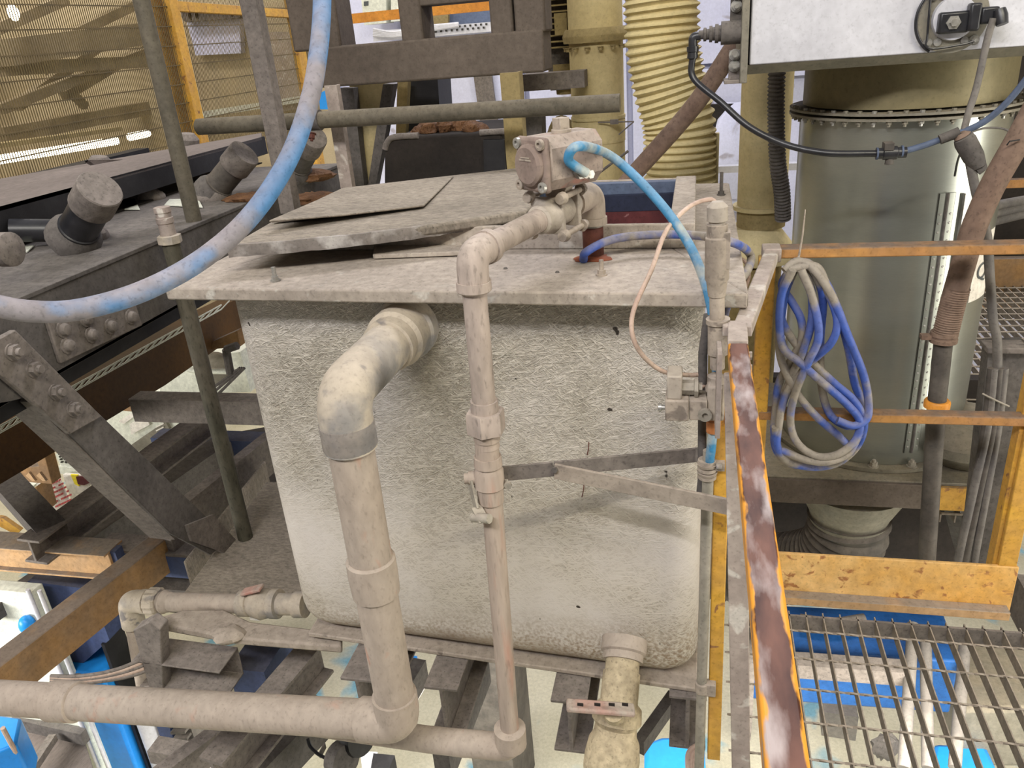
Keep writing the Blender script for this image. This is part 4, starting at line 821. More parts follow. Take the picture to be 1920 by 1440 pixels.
D3 = thing('flanged_duct', (.24, 3.0, .3), 'pale yellow flanged duct with a flared cone beneath the silver box', 'duct')
c3 = Y_(1432, 300, 3.0)
zf = Y_(1430, 395, 2.9).z; mb = MB(); mb.lathe((c3.x, 3.0, zf), UP, [(0, .085), (.75, .085)], 36); mb.build('pipe', 'duct', D3)
mb = MB(); mb.lathe((c3.x, 3.0, zf-.012), UP, [(0, .10), (.014, .10)], 36); mb.build('flange', 'duct', D3)
mb = MB(); mb.lathe((c3.x, 3.0, zf-.075), UP, [(0, .085), (.06, .085)], 36); mb.build('dark_band', 'ductdull', D3)
mb = MB(); mb.lathe((c3.x-.02, 3.0, zf-.19), UP, [(0, .16), (.03, .15), (.115, .085)], 36); mb.build('flared_cone', 'duct', D3)
mb = MB(); mb.lathe((c3.x-.05, 2.98, zf-.95), UP, [(0, .12), (.75, .13)], 36); mb.build('lower_duct', 'ductdull', D3)
pts = [Y_(1458, 100, 2.8), Y_(1455, 200, 2.8), Y_(1458, 300, 2.82), Y_(1466, 360, 2.85), Y_(1468, 410, 2.88)]
pp, rr = corr(pts, .0255, .0025, .012, 12); solo(MB().tube(pp, rr, 18), 'ribbed_hose', 'steel_dark', 'narrow brown ribbed hose running down beside the flanged yellow duct', 'hose')
solo(MB().tube(catmull([Y_(1385, 75, 2.4), Y_(1300, 200, 2.45), Y_(1190, 325, 2.5), Y_(1160, 360, 2.5)], 8), .026, 18), 'diagonal_pipe', 'rusthose', 'brown pipe slanting in front of the corrugated yellow duct', 'pipe')
solo(MB().box((.24, 3.3, -2.2), (.30, 3.35, 1.3)).box((.08, 3.2, .86), (.5, 3.24, .885)), 'duct_support', 'alu', 'pale steel support behind the flanged yellow duct', 'bracket')
solo(MB().box(Y_(1330, 250, 7.25), Y_(1392, 193, 7.25)+V((0, .1, 0))), 'wall_recess', 'dark', 'dark recess in the lilac wall right of the corrugated duct', 'opening')
solo(MB().blob(Y_(1375, 285, 7.25), .2, .1, .4, 12, 8, .12), 'plaster_lump', 'wall', 'rough lilac lump of filler below the dark wall recess', 'debris')
# grating floor beyond on the right
GR = thing('far_grating', (1.3, 3.2, -.03), 'grating floor far behind the railing at the right edge', 'grating')
mb = MB(); zg = .02
for i in range(38): x_ = .72+i*.04; mb.box((x_-.002, 2.2, zg-.03), (x_+.002, 4.4, zg))
mb.build('bearing_bars', 'grate', GR)
mb = MB()
for i in range(28): y_ = 2.2+i*.08; mb.tube([(.72, y_, zg), (2.2, y_, zg)], .004, 6)
mb.build('cross_rods', 'grate', GR)
solo(MB().box((1.0, 4.4, -.1), (2.4, 4.46, .16)), 'kick_plate', 'ybeam', 'dark ochre kick plate at the far end of the distant grating', 'toe board')
solo(MB().box((1.0, 4.5, .5), (2.6, 4.55, .54)), 'far_handrail', 'orangerail', 'thin ochre rail far behind at the right edge', 'railing')
for i, z in enumerate((.25, .33, .42)):
    solo(MB().tube(catmull([Y_(1835, 395+i*14, 3.6), Y_(1870, 385+i*14, 3.7), Y_(1940, 372+i*12, 3.8)], 6), .02, 10), 'background_cable', 'greycable', ['upper', 'middle', 'lower'][i]+' grey cable sagging in the dark area behind the cylinder', 'cable', 'grey cables behind the cylinder')
solo(MB().box((1.2, 4.8, -.3), (3.4, 4.95, 1.7)), 'dark_machine', 'dark', 'dark machine body far right behind the cylinder', 'machine')

# ================================================================== helpers for flat-sided steel seen in the picture
def yp(pts, Y, th=.03): return MB().prism([Y_(x, y, Y) for x, y in pts], (0, th, 0))
def zp(pts, Z, th=.03): return MB().prism([Z_(x, y, Z) for x, y in pts], (0, 0, -th))
def xp(pts, X, th=.03): return MB().prism([X_(x, y, X) for x, y in pts], (-th, 0, 0))
# ================================================================== SUPPORTS UNDER THE TANK
mb = MB(); mb.prism([(-.99, sk(-.99, 1.432), -.014), (.02, sk(.02, 1.432), -.014), (.02, 2.3, -.014), (-.99, 2.36, -.014)], (0, 0, .013))
solo(mb, 'support_sheet', 'dusty', 'thin dust-caked sheet directly under the tank', 'steel sheet', bev=.003)
zI = -.016
for i, (x, y) in enumerate(((662, 1228), (822, 1247), (1064, 1265), (1290, 1288))):
    p = Y_(x, y, 1.385); yy = 1.375+(.05 if i > 2 else 0)
    solo(MB().beam((p.x, yy, zI-.085), (p.x, 2.45, zI-.085), .085, .165, kind='I', t=.009), 'support_beam', 'steel_mid',
         ['dusty I-beam end under the tank behind the thick downpipe', 'dusty I-beam end under the tank just right of the thick downpipe', 'dusty I-beam end under the tank between thin pipe and outlet valve', 'dusty I-beam end under the tank by the conduit riser'][i], 'steel beam', 'I-beams under the tank', bev=.002)
mb = zp([(303, 1155), (345, 1143), (420, 1142), (470, 1165), (640, 1185), (640, 1212), (440, 1196), (310, 1172)], -.03, .025); solo(mb, 'dust_ledge', 'dusty', 'dust-covered ledge sticking out left under the drain pipe', 'ledge', bev=.006)
solo(MB().blob(Z_(427, 1190, -.03), .05, .035, .022, 14, 8, .12), 'dust_clump', 'dusty', 'lump of caked dust on the ledge under the drain pipe', 'debris')
# wide beam going back on the left of the tank
mb = MB().prism([Z_(343, 1113, -.06), Z_(500, 903, -.06), Z_(640, 903, -.06), Z_(640, 1113, -.06)], (0, 0, -.03)); mb.beam(Z_(360, 1100, -.17), Z_(505, 905, -.17), .01, .2)
solo(mb, 'wide_beam', 'rubber', 'wide dusty flange of a beam running back left of the tank', 'steel beam', bev=.003)

# ================================================================== LEFT DRAIN PIPE
DR = thing('drain_pipe', Y_(270, 1290, 1.6), 'dusty drain pipe with knurled union, elbow and red-handled valve, lower left of the tank', 'pipe')
DY = 1.62; e0 = Y_(243, 1127, DY); e1 = Y_(272, 1290, DY); w1 = Y_(575, 1135, DY)
hx = (w1-e0).normalized(); dv = (e1-e0).normalized()
mb = MB(); mb.tube(fillet([e0+hx*.05, e0-hx*.0, e0+dv*.09], .075, 10), .034, 22); mb.build('elbow', 'pipegrey', DR)
mb = MB(); mb.tube([e0+dv*.07, e1], .025, 18); mb.build('lower_pipe', 'dustypipe', DR)
u = e0+hx*.07
mb = MB(); mb.lathe(e0+hx*.045, hx, [(0, .036), (.02, .037), (.022, .032), (.03, .032)], 24); mb.build('elbow_socket', 'pipegrey', DR)
mb = MB()
nk = 28; vs = []
for t_, r_ in ((0, .038), (.005, .043), (.034, .043), (.04, .038)):
    s_, u_ = perp(hx); vs += [u+hx*t_+(s_*cos(2*pi*k/nk)+u_*sin(2*pi*k/nk))*(r_*(1 if k % 2 else .93)) for k in range(nk)]
fs = [[i*nk+k, i*nk+(k+1) % nk, (i+1)*nk+(k+1) % nk, (i+1)*nk+k] for i in range(3) for k in range(nk)]+[list(range(nk)), list(range(3*nk, 4*nk))[::-1]]
mb.add(vs, fs); mb.build('knurled_nut', 'pipegrey', DR, ang=20)
mb = MB(); mb.lathe(u+hx*.04, hx, [(0, .031), (.012, .035), (.02, .031), (.03, .030), (.035, .027)], 22); mb.tube([u+hx*.06, w1-hx*.12], .028, 20); mb.build('pipe', 'dustypipe', DR)
vx = Y_(462, 1131, DY)
mb = MB(); mb.lathe(vx, hx, [(-.02, .03), (-.018, .038), (.012, .038), (.014, .034), (.03, .041), (.05, .046), (.07, .041), (.08, .036), (.083, .042), (.105, .042), (.107, .031), (.155, .031), (.157, .037), (.19, .037)], 24); mb.build('valve_body', 'pipegrey', DR)
mb = MB(); p = vx+hx*.035+UP*.035; mb.lathe(p-UP*.01, UP, [(0, .012), (.02, .012)], 14); mb.beam(p+UP*.012-hx*.03+V((0,-.01,0)), p+UP*.03+hx*.035+V((0,-.01,0)), .03, .01); plabel(mb.build('handle', 'red', DR, bev=.003), 'dusty red tee handle')
mb = MB(); mb.obox(vx+hx*.03-UP*.04+V((0,-.015,0)), (.016,0,0), (0,.006,0), (0,0,.004)); mb.build('white_tab', 'paper', DR)
# small grey channel bracket
CB = thing('channel_bracket', Y_(340, 1290, 1.5), 'short grey steel channel with upright end plate below the drain pipe', 'bracket')
mb = MB(); a = Y_(275, 1240, 1.5); b_ = Y_(435, 1262, 1.5); mb.beam(a+V((0, .0, 0)), b_, .10, .10, kind='C', t=.006); mb.build('channel', 'steel_mid', CB, bev=.002)
mb = MB(); p0 = Y_(262, 1178, 1.46); p1 = Y_(300, 1290, 1.46); mb.prism([Y_(249, 1182, 1.45), Y_(280, 1166, 1.45), Y_(300, 1180, 1.45), Y_(306, 1292, 1.45), Y_(280, 1292, 1.45)], (0, .04, 0)); mb.build('end_plate', 'steel_mid', CB, bev=.003)
# angled big steel members below the tank, left
solo(MB().beam(Z_(600, 1225, -.28), Z_(405, 1460, -.28), .075, .13, kind='I', t=.01), 'cross_beam', 'steel_mid', 'dusty beam running toward the viewer under the thick horizontal pipe', 'steel beam')
solo(MB().beam(Z_(520, 1215, -.34), Z_(470, 1290, -.34), .12, .14), 'beam_stub', 'bluedark', 'blue-grey beam section just below the tank bottom left corner', 'steel beam')
solo(MB().beam(Z_(610, 1335, -.5), Z_(480, 1470, -.5), .07, .12), 'cross_beam', 'steel_dark', 'brown-grey beam low down beneath the thick pipe, right of the other', 'steel beam')
solo(MB().beam(Z_(905, 1255, -.5), Z_(830, 1440, -.5), .05, .1), 'cross_beam', 'steel_dark', 'dark beam low down between the two downpipes', 'steel beam')  # dark bar laid in for a soft dark diagonal strip
solo(MB().beam(Z_(790, 1255, -.7), Z_(745, 1330, -.7), .05, .1), 'cross_beam', 'steel_dark', 'dark beam far below, right of the thick downpipe', 'steel beam')  # dark bar laid in for another dark diagonal strip
solo(MB().beam(Z_(420, 1380, -.6), Z_(300, 1470, -.6), .05, .1, kind='C', t=.01), 'floor_channel', 'steel_mid', 'pale dusty channel at the bottom edge right of the blue column', 'steel beam')
solo(MB().beam(Y_(290, 1405, 1.75), Y_(400, 1425, 1.75), .07, .06), 'box_section', 'steel_mid', 'short dusty box section at the bottom beside the blue column', 'steel beam')
solo(MB().beam(Z_(1262, 1310, -.4), Z_(1198, 1400, -.4), .03, .05), 'strut', 'steel_dark', 'thin dark diagonal strut right of the outlet valve', 'strut')

# ================================================================== LEFT STRUCTURE
GP = thing('green_pipe', (-1.46, 1.97, -.06), 'upright green-grey pipe with threaded top passing behind the left lid edge', 'pipe')
g0 = Y_(318, 448, 1.97); g1 = Y_(455, 1000, 1.97); g1.x = g0.x; gd = -UP
mb = MB(); mb.tube([g0, V((g1.x, g1.y, -.058))], .0245, 20); mb.build('pipe', 'green', GP)
mb = MB(); mb.lathe(g0+UP*.012, -UP, [(0, .025), (.002, .033), (.023, .033), (.026, .026)], 8); mb.build('coupling', 'pipegrey', GP)
mb = MB(); mb.lathe(g0+UP*.01, UP, [(0, .022), (.034, .021), (.036, .0235), (.05, .0235), (.052, .021), (.064, .021), (.066, .0235), (.08, .0225)], 18); mb.build('threaded_top', 'post', GP)
CX = -1.5
CV = thing('conveyor_girder', (-1.7, 2.0, .74), 'heavy dusty dark steel side beam of the conveyor, left of the tank', 'conveyor frame')
mb = MB(); mb.box((CX-.012, .9, .742), (CX, 3.3, .95)); mb.box((CX-.10, .9, .742), (CX+.0, 3.3, .754)); mb.build('side_channel', 'steel_dark', CV, bev=.002)
mb = MB(); mb.box((-1.98, .9, .94), (CX+.004, 3.3, .952)); mb.build('deck_plate', 'steel_dark', CV, bev=.002)
mb = xp([(90, 604), (250, 555), (268, 610), (115, 682)], CX+.012, .012); SPL = mb.build('splice_plate', 'steel_mid', CV, bev=.003)
for x, y in ((117, 618), (170, 628), (206, 612), (125, 648), (244, 594), (160, 598)):
    p = X_(x, y, CX+.012); mb = MB(); mb.lathe(p, XA, [(0, .021), (.004, .021), (.005, .016), (.016, .013), (.018, .008)], 12); mb.build('bolt', 'steel_mid', SPL)
mb = xp([(-60, 650), (0, 638), (29, 618), (192, 781), (133, 814), (0, 692), (-60, 640)][:6] if 0 else [(-40, 655), (29, 618), (192, 781), (133, 814), (-40, 668)], CX+.03, .016); GPL = mb.build('gusset_plate', 'steel_mid', CV, bev=.003)
for x, y in ((22, 660), (61, 692), (103, 735), (136, 767)):
    p = X_(x, y, CX+.03); mb = MB(); mb.lathe(p, XA, [(0, .02), (.004, .02)], 14); mb.hexh(p+XA*.003, XA, .0175, .014); mb.lathe(p+XA*.016, XA, [(0, .010), (.01, .009)], 10); mb.build('bolt', 'steel_mid', GPL)
mb = xp([(40, 640), (192, 781), (432, 1012), (396, 1040), (320, 1000), (133, 814), (20, 700)], CX+.012, .012); mb.build('diagonal_brace', 'steel_dark', CV, bev=.002)
a = X_(18, 742, CX-.02); b_ = X_(330, 1010, CX-.02)
mb = MB(); aa_, bb_ = X_(60, 745, CX), X_(330, 1005, CX); mb.prism([aa_, bb_, bb_+V((-.085, 0, 0)), aa_+V((-.085, 0, 0))], (0, -.008, -.008)); mb.build('brace_flange', 'steel_mid', CV)
mb = xp([(-30, 700), (40, 668), (110, 730), (20, 752), (-30, 760)], CX+.004, .012); mb.build('corner_plate', 'steel_dark', CV)
mb = xp([(350, 985), (400, 965), (445, 1015), (430, 1040), (360, 1015)], CX+.02, .01); mb.build('foot_gusset', 'steel_mid', CV)
# belt, skirt, idlers
BL = thing('conveyor_belt', (-2.1, 2.2, 1.0), 'dusty grey-brown conveyor belt running away up the left side', 'conveyor belt')
mb = MB(); n0 = X_(0, 387, -1.9); n1 = X_(490, 257, -1.9); d_ = (n1-n0)
m0 = X_(0, 335, -2.3); m1 = X_(490, 249, -2.3); e_ = (m1-m0)
mb.prism([n0-d_*.5, n1, m1, m0-e_*.5], (0, 0, -.012)); mb.build('belt', 'belt', BL)
mb = MB().prism([n0-d_*.5, n1+d_*.02, n1+V((0, 0, -.075))+d_*.02, n0-d_*.5+V((0, 0, -.085))], (-.012, 0, 0)); plabel(mb.build('black_skirt', 'black', BL), 'black rubber skirt under the belt edge')
for x, y, w in ((160, 306, 1), (610-400, 322, 0)):
    pass
for pts in ([(160, 305), (205, 330), (207, 326), (330, 300), (165, 302)], [(200, 318), (225, 331), (300, 313), (470, 262), (300, 300)]):
    mb = MB().prism([X_(x, y, -2.1) for x, y in pts], (0, .0, .004)); mb.build('belt_lap', 'belt', BL)
mb = MB().box((-2.4, 1.0, .953), (-1.93, 3.4, .958)); solo(mb, 'under_belt_plate', 'dark', 'dark plate in shadow beneath the conveyor belt', 'steel plate')  # dark colour stands in for the shade under the belt
solo(MB().box((-2.5, .9, .96), (-2.42, 3.3, 1.06)), 'far_skirt', 'black', 'black back skirt below the conveyor belt', 'conveyor skirt')  # added black backing for the dark void behind the rollers
def stub(label, c, t, r, X0, shiny):
    p0 = X_(c[0], c[1], X0); p1 = X_(t[0], t[1], X0+.13); d = (p1-p0); L_ = d.length
    S = thing('idler_stub', p0, label, 'roller stub', 'capped stubs along the conveyor')
    mb = MB(); mb.lathe(p0, d, [(0, r*.93), (.012, r*.97), (.014, r*.9), (L_*.8, r*.9)], 30); mb.build('tube', shiny, S)
    mb = MB(); mb.lathe(p0+d*.62, d, [(0, r*1.02), (.004, r*1.04), (L_*.42, r*1.03), (L_*.44, r*.98)], 30); mb.build('cap', 'steel_mid', S)
    mb = MB(); mb.lathe(p0-d.normalized()*.045, d, [(0, r*1.3), (.03, r*1.25), (.05, r*.95)], 18); mb.build('collar', 'steel_dark', S)
stub('large capped stub nearest the viewer with a glossy black tube', (146, 432), (186, 358), .056, -1.66, 'blackplastic')
stub('middle capped stub caked with dust beside the conveyor belt', (408, 350), (457, 290), .052, -1.66, 'black_dusty')
stub('third capped stub partly behind the big blue hose', (560, 312), (588, 260), .047, -1.5, 'black_dusty')
for i, (x, y) in enumerate(((348, 256), (182, 300))):
    solo(MB().lathe(X_(x, y, -2.35)-UP*.06, V((.2, 0, 1)), [(0, .05), (.05, .05), (.075, .03)], 20), 'idler_end', 'steel_mid', ['rounded idler end peeking over the belt beside the yellow fence post', 'rounded idler end peeking over the belt below the lit tube'][i], 'roller', 'idler ends behind the belt')
solo(MB().tube([X_(20, 432, -1.9), X_(128, 432, -1.78)], .033, 20), 'roller', 'blackplastic', 'glossy black roller below the belt at the left', 'roller')
solo(MB().lathe(X_(2, 468, -1.58), XA, [(0, .04), (.03, .04), (.034, .034)], 20), 'round_cover', 'steel_mid', 'round dusty cover cut by the left edge of the picture', 'cover')
for k, (x, y, s, lab) in enumerate(((160, 448, 1.0, 'heap of grey dust around the nearest capped stub'), (395, 372, .9, 'heap of grey dust around the middle capped stub'), (285, 372, .7, 'low grey dust heap between the stubs'))):
    solo(MB().blob(Z_(x, y, .955), .075*s, .06*s, .05*s, 18, 10, .06), 'dust_heap', 'steel_mid', lab, 'debris', 'dust heaps on the conveyor deck')
for k, (x, y, s, lab) in enumerate(((470, 372, 1, 'brown soil spill beside the big blue hose'), (575, 330, 1.2, 'brown soil spill by the third stub'), (590, 372, 1, 'brown soil spill at the back corner of the hatch cover'))):
    solo(MB().blob(Z_(x, y, .955), .10*s, .06*s, .02*s, 22, 8, .15), 'soil_spill', 'soil', lab, 'soil', 'soil spills on the conveyor deck')
for k, pts in enumerate(([(205, 392), (212, 375), (252, 372), (262, 392)], [(308, 384), (318, 373), (372, 373), (380, 388)], [(35, 468), (35, 462), (66, 458), (50, 472)])):
    solo(zp(pts, .958, .003), 'light_patch_plate', 'white', ['pale plate lying behind the nearest capped stub', 'pale plate lying by the first upright post', 'pale plate lying below the glossy roller'][k], 'plate')  # white patches stand in for light showing through holes in the deck
# upright posts
def vpost(x, y, z, h): p = Z_(x, y, z); return p, p+UP*h
a, b_ = vpost(364, 414, .952, .9)
solo(MB().tube([a, b_], .024, 20), 'tube_post', 'scaf', 'round grey-green upright post on the conveyor beam', 'post')
a, b_ = vpost(546, 398, .952, 1.0)
solo(MB().beam(a, b_, .05, .045, up=YA, kind='L', t=.006), 'angle_post', 'steel_mid', 'grey angle iron upright crossing the scaffold tube', 'post', bev=.001)
a = Y_(513, 215, 3.1); solo(MB().beam(a, a+UP*.6, .045, .03, up=YA), 'rear_post', 'steel_dark', 'dark brown upright just behind the grey angle iron', 'post')
a = Y_(653, 352, 2.52); b_ = Y_(612, 160, 2.52); b_.x = a.x
solo(MB().beam(a-UP*1.6, b_, .042, .03, up=YA, kind='L', t=.005), 'short_post', 'post', 'pale lilac-grey upright clamped to the scaffold tube', 'post', bev=.001)
ST = thing('scaffold_tube', (-.9, 2.45, 1.2), 'long horizontal scaffold tube across the upper middle', 'tube')
sa = Y_(372, 238, 2.43); sb_ = Y_(1161, 193, 2.43); mb = MB(); mb.tube([sa, sb_], .0255, 24); mb.tube([sb_-XA*.002, sb_+XA*.002], .0256, 24); mb.build('tube', 'scaf', ST)
sc_ = thing('tube_clamp', Y_(610, 222, 2.4), 'rusty dusty clamp joining the scaffold tube to the pale upright', 'clamp')
p = sa.lerp(sb_, (610-372)/(1161-372)); MB().lathe(p-XA*.02, XA, [(0, .031), (.04, .031)], 18).build('collar', 'steel_dark', sc_)
MB().obox(p+V((0, -.03, .03)), (.014,0,0), (0,.012,0), (0,0,.018)).build('lug', 'steel_dark', sc_, bev=.003)
MB().bolt(p+V((.0, -.035, -.035)), V((0, -.5, -1)), .010, .014, .01).build('nut', 'rust', sc_)

# big light blue hose
pts = [D_(600, -60, 1.36), D_(604, 0, 1.33), D_(598, 90, 1.30), D_(580, 190, 1.27), D_(540, 300, 1.24), D_(470, 405, 1.21), D_(380, 485, 1.18), D_(270, 545, 1.14), D_(150, 580, 1.10), D_(50, 583, 1.06), D_(-60, 562, 1.02)]
solo(MB().tube(catmull(pts, 12), .0150, 24), 'water_hose', 'bluehose', 'thick light blue hose sweeping from the top down to the left edge', 'hose')

# ================================================================== GREY FRAME ABOVE
FM = thing('press_frame', (-.95, 2.95, 1.28), 'brown-grey heavy steel frame with rectangular openings, top centre', 'steel frame')
FY2 = 2.9; zb_ = 1.279; zt_ = Y_(800, 72, FY2).z
def xz(x, y): p = Y_(x, y, FY2); return p.x
x0, x1 = Y_(592, 160, FY2).x, Y_(1022, 135, FY2).x
mb = MB(); mb.box((x0, FY2, zb_), (x1, FY2+.16, zt_)); mb.build('lower_beam', 'frame', FM, bev=.008)
for a, c in ((540, 632), (748, 790), (918, 961), (964, 1022)):
    xa_, xc_ = Y_(a, 40, FY2).x, Y_(c, 40, FY2).x; MB().box((xa_, FY2+.004, zt_-.01), (xc_, FY2+.15, 1.8)).build('upright', 'frame', FM, bev=.008)
zt2 = Y_(850, 6, FY2).z
for a, c in ((748, 918),): MB().box((Y_(a, 5, FY2).x, FY2+.01, zt2), (Y_(c, 5, FY2).x, FY2+.14, 1.8)).build('upper_beam', 'frame', FM, bev=.005)
solo(MB().box((Y_(963, 135, 2.6).x-.04, 2.58, -.7), (Y_(975, 135, 2.6).x, 2.6, 1.30)).box((Y_(975, 135, 2.6).x-.01, 2.6, .6), (Y_(975, 135, 2.6).x, 2.64, 1.30)), 'angle_iron', 'ductdull', 'olive-grey angle leg behind the actuator', 'post')
solo(MB().box((-.66, 3.2, 1.20), (-.42, 3.30, 1.26)), 'cross_bar', 'steel_mid', 'short dusty bar between the grey frame and the straight yellow duct', 'bar')
LG = thing('tapered_legs', (-1.1, 3.2, .6), 'pair of dark tapered legs either side of a beige panel', 'legs')
yp([(636, 165), (662, 165), (684, 360), (668, 360)], 3.15, .05).build('leg', 'steel_dark', LG)
yp([(718, 158), (738, 158), (722, 255), (702, 360), (688, 360)], 3.15, .05).build('leg', 'steel_dark', LG)
solo(yp([(655, 160), (722, 155), (700, 365), (676, 365)], 3.21, .03), 'beige_board', 'duct', 'beige panel seen between the tapered legs', 'panel')
solo(yp([(745, 150), (765, 150), (760, 260), (742, 260)], 3.4, .04), 'slim_upright', 'ductdull', 'slim olive upright left of the black column', 'post')
solo(yp([(764, 140), (820, 140), (828, 262), (764, 262)], 3.5, .2), 'black_column', 'black', 'black column behind the scaffold tube', 'column')
solo(MB().beam(Y_(904, 130, 7.27), Y_(920, 250, 7.27), .16, .04, up=YA), 'perforated_strut', 'steel_mid', 'perforated grey strut seen against the lilac wall', 'strut')
TR_ = thing('soil_drum', (-.95, 3.1, .8), 'black tub behind the tank lid heaped with brown soil', 'tub')
mb = MB(); pl = [Y_(x, y, 3.0) for x, y in ((720, 380), (720, 290), (723, 272), (734, 260), (760, 256), (905, 249), (940, 246), (948, 380))]; mb.prism(pl, (0, .45, 0)); mb.build('tub', 'dark', TR_, bev=.01)
mb = MB(); mb.tube(catmull([Y_(722, 280, 3.0), Y_(727, 266, 3.0), Y_(740, 257, 3.0), Y_(785, 254, 3.0)], 6), .012, 10); mb.build('rim', 'steel_mid', TR_); MB().tube([Y_(900, 249, 3.0), Y_(948, 246, 3.0)], .012, 10).build('rim', 'steel_mid', TR_)
sh = MB(); 
for i in range(26):
    t = i/25; x = 782+130*t; y = 250-22*sin(pi*t)**.6; sh.blob(Y_(x+random.uniform(-2, 2), y+9, 3.08+random.uniform(0, .12)), .035, .05, .035, 10, 7, .15)
tag(sh.build('soil_heap', 'soil'), 'lumpy brown soil heap on top of the black tub', 'soil', kind='stuff')
solo(yp([(906, 262), (945, 262), (948, 350), (908, 350)], 2.98, .02), 'black_board', 'black', 'blacker upright panel at the right end of the tub', 'panel')
# things seen through the frame openings
solo(MB().beam(Y_(560, 45, 4.2), Y_(1000, 2, 4.2), .05, .045), 'background_rail', 'orange', 'bright orange rail seen through the openings of the grey frame', 'railing')
WB = thing('wall_box', Y_(700, 45, 7.2), 'white wall box seen through the left opening of the grey frame', 'cabinet')
yp([(675, -20), (724, -20), (724, 43), (683, 47)], 7.1, .2).build('body', 'white', WB); yp([(733, -20), (760, -20), (760, 38), (733, 41)], 7.1, .2).build('body', 'white', WB)
yp([(682, 3), (690, 2), (690, 10), (682, 11)], 7.09, .01).build('symbol', 'greytext', WB)
TRY = thing('cable_tray', Y_(800, 60, 7.0), 'perforated white cable tray seen through the frame openings', 'cable tray')
yp([(700, 58), (935, 40), (935, 58), (700, 78)], 7.0, .3).build('tray', 'alu', TRY)
mb = MB()
for i in range(24):
    x = 795+i*5; y = 60-(x-795)*.085; mb.box(Y_(x, y+3-6*(i % 2), 6.985), Y_(x+3, y-1-6*(i % 2), 6.985)+V((0, .01, 0)))
tag(mb.build('tray_slots', 'seam', TRY), kind='stuff')
mb = MB()
for i in range(5): mb.tube(catmull([Y_(700, 55+i*3, 6.95), Y_(740, 60+i*2, 6.95), Y_(800, 50+i*2, 6.95), Y_(860, 44+i, 6.95)], 6), .012, 8)
solo(mb, 'loose_cables', 'alu', 'pale loose cables draped over the perforated tray', 'cables')
solo(yp([(790, 15), (840, 12), (840, 50), (790, 55)], 7.15, .15), 'grey_machine', 'ductdull', 'grey-olive machine part left in the middle frame opening', 'machine')
solo(yp([(842, 8), (925, 2), (925, 45), (842, 50)], 7.2, .1), 'pale_machine', 'bandblue', 'pale blue-grey machine part right in the middle frame opening', 'machine')
MT = thing('finned_motor', Y_(1050, 180, 3.4), 'brown dusty finned electric motor between the frame and the yellow duct', 'motor')
p0 = Y_(1050, 40, 3.45)
mb = MB(); mb.box(p0+V((-.06, .04, -.26)), p0+V((.06, .2, .12))); mb.build('body', 'steel_dark', MT)
for i in range(10): MB().box(p0+V((-.065, 0, .1-.022*i)), p0+V((.065, .05, .106-.022*i))).build('fin', 'ductdull', MT)
MB().box(p0+V((-.02, -.02, -.05)), p0+V((.03, .03, .03))).build('terminal_box', 'ductdull', MT)
MB().lathe(p0+V((-.0, .1, -.16)), -UP, [(0, .075), (.03, .075), (.03, .05), (.12, .045)], 20).build('gear_flange', 'ductdull', MT)
solo(MB().blob(Y_(1055, 262, 3.5), .07, .06, .10, 16, 10, .04), 'round_housing', 'ductdull', 'rounded olive housing left of the straight yellow duct', 'machine')
solo(yp([(980, 215), (1015, 212), (1018, 320), (985, 322)], 3.3, .1), 'dark_upright', 'steel_dark', 'dark upright right of the olive angle leg', 'post')
solo(yp([(1065, 105), (1075, 100), (1078, 165), (1068, 165)], 7.25, .06), 'small_orange_board', 'ybeamlt', 'small pale orange panel beside the straight yellow duct', 'panel')
solo(yp([(620, 165), (632, 165), (640, 205), (600, 205), (598, 175)], 7.25, .1), 'blue_board', 'blue', 'small bright blue panel left of the tapered legs', 'panel')

# ================================================================== MESH FENCE AND HALL BEHIND
FX = -3.0
FN = thing('mesh_fence', (FX, 4.5, .9), 'fine wire mesh safety fence with yellow frame, top left', 'fence')
mb = MB(); y0, y1 = 2.3, X_(555, 100, FX).y; i = 0
za, zb2 = .75, 2.0; y = y0
while y < y1: mb.beam((FX, y, za), (FX, y, zb2), .0036, .0036, up=YA); y += .0155
mb.build('fine_wires', 'mesh', FN)
mb = MB(); z = za
while z < zb2: mb.beam((FX+.004, y0, z), (FX+.004, y1, z), .006, .006); z += .105
mb.build('cross_wires', 'mesh', FN)
def fpost(x, y, w, d=.05): p = X_(x, y, FX+.02); return MB().box((FX-.02, p.y-w/2, .3), (FX+.03, p.y+w/2, 2.1))
fpost(345, 100, .085).build('post', 'yellow', FN, bev=.003)
xp([(262, -20), (316, -20), (375, 250), (332, 250)], FX-.06, .03).build('yellow_panel', 'yellow', FN)
fpost(567, 110, .13).build('post', 'yellow', FN, bev=.003)
a = X_(325, 12, FX); c = X_(555, 27, FX); MB().beam(a, c, .05, .055).build('top_frame', 'yellow', FN, bev=.003)
# lit tubes and hall steel beyond the mesh
LT = thing('strip_light', X_(110, 280, -4.6), 'long lit strip lamp beyond the mesh fence', 'lamp')
a = X_(-80, 312, -4.6); c = X_(218, 264, -4.6); MB().tube([a, c], .03, 14).build('tube', 'tube', LT)
mb = MB(); mb.beam(a+UP*.09, c+UP*.09, .16, .03); mb.build('reflector', 'ductdull', LT)
LT = thing('strip_light', X_(260, 255, -4.6), 'short lit strip lamp beyond the mesh fence', 'lamp')
MB().tube([X_(243, 257, -4.6), X_(277, 250, -4.6)], .03, 14).build('tube', 'tube', LT)
solo(MB().lathe(X_(25, 24, -6), V((1, 0, 0)), [(0, .07), (.02, .05)], 14), 'round_lamp', 'tube', 'small round lit lamp at the top left corner', 'lamp')
RF = thing('roof_truss', (-7, 5, .5), 'dusty steel truss and sloping roof sheets beyond the fence', 'truss')
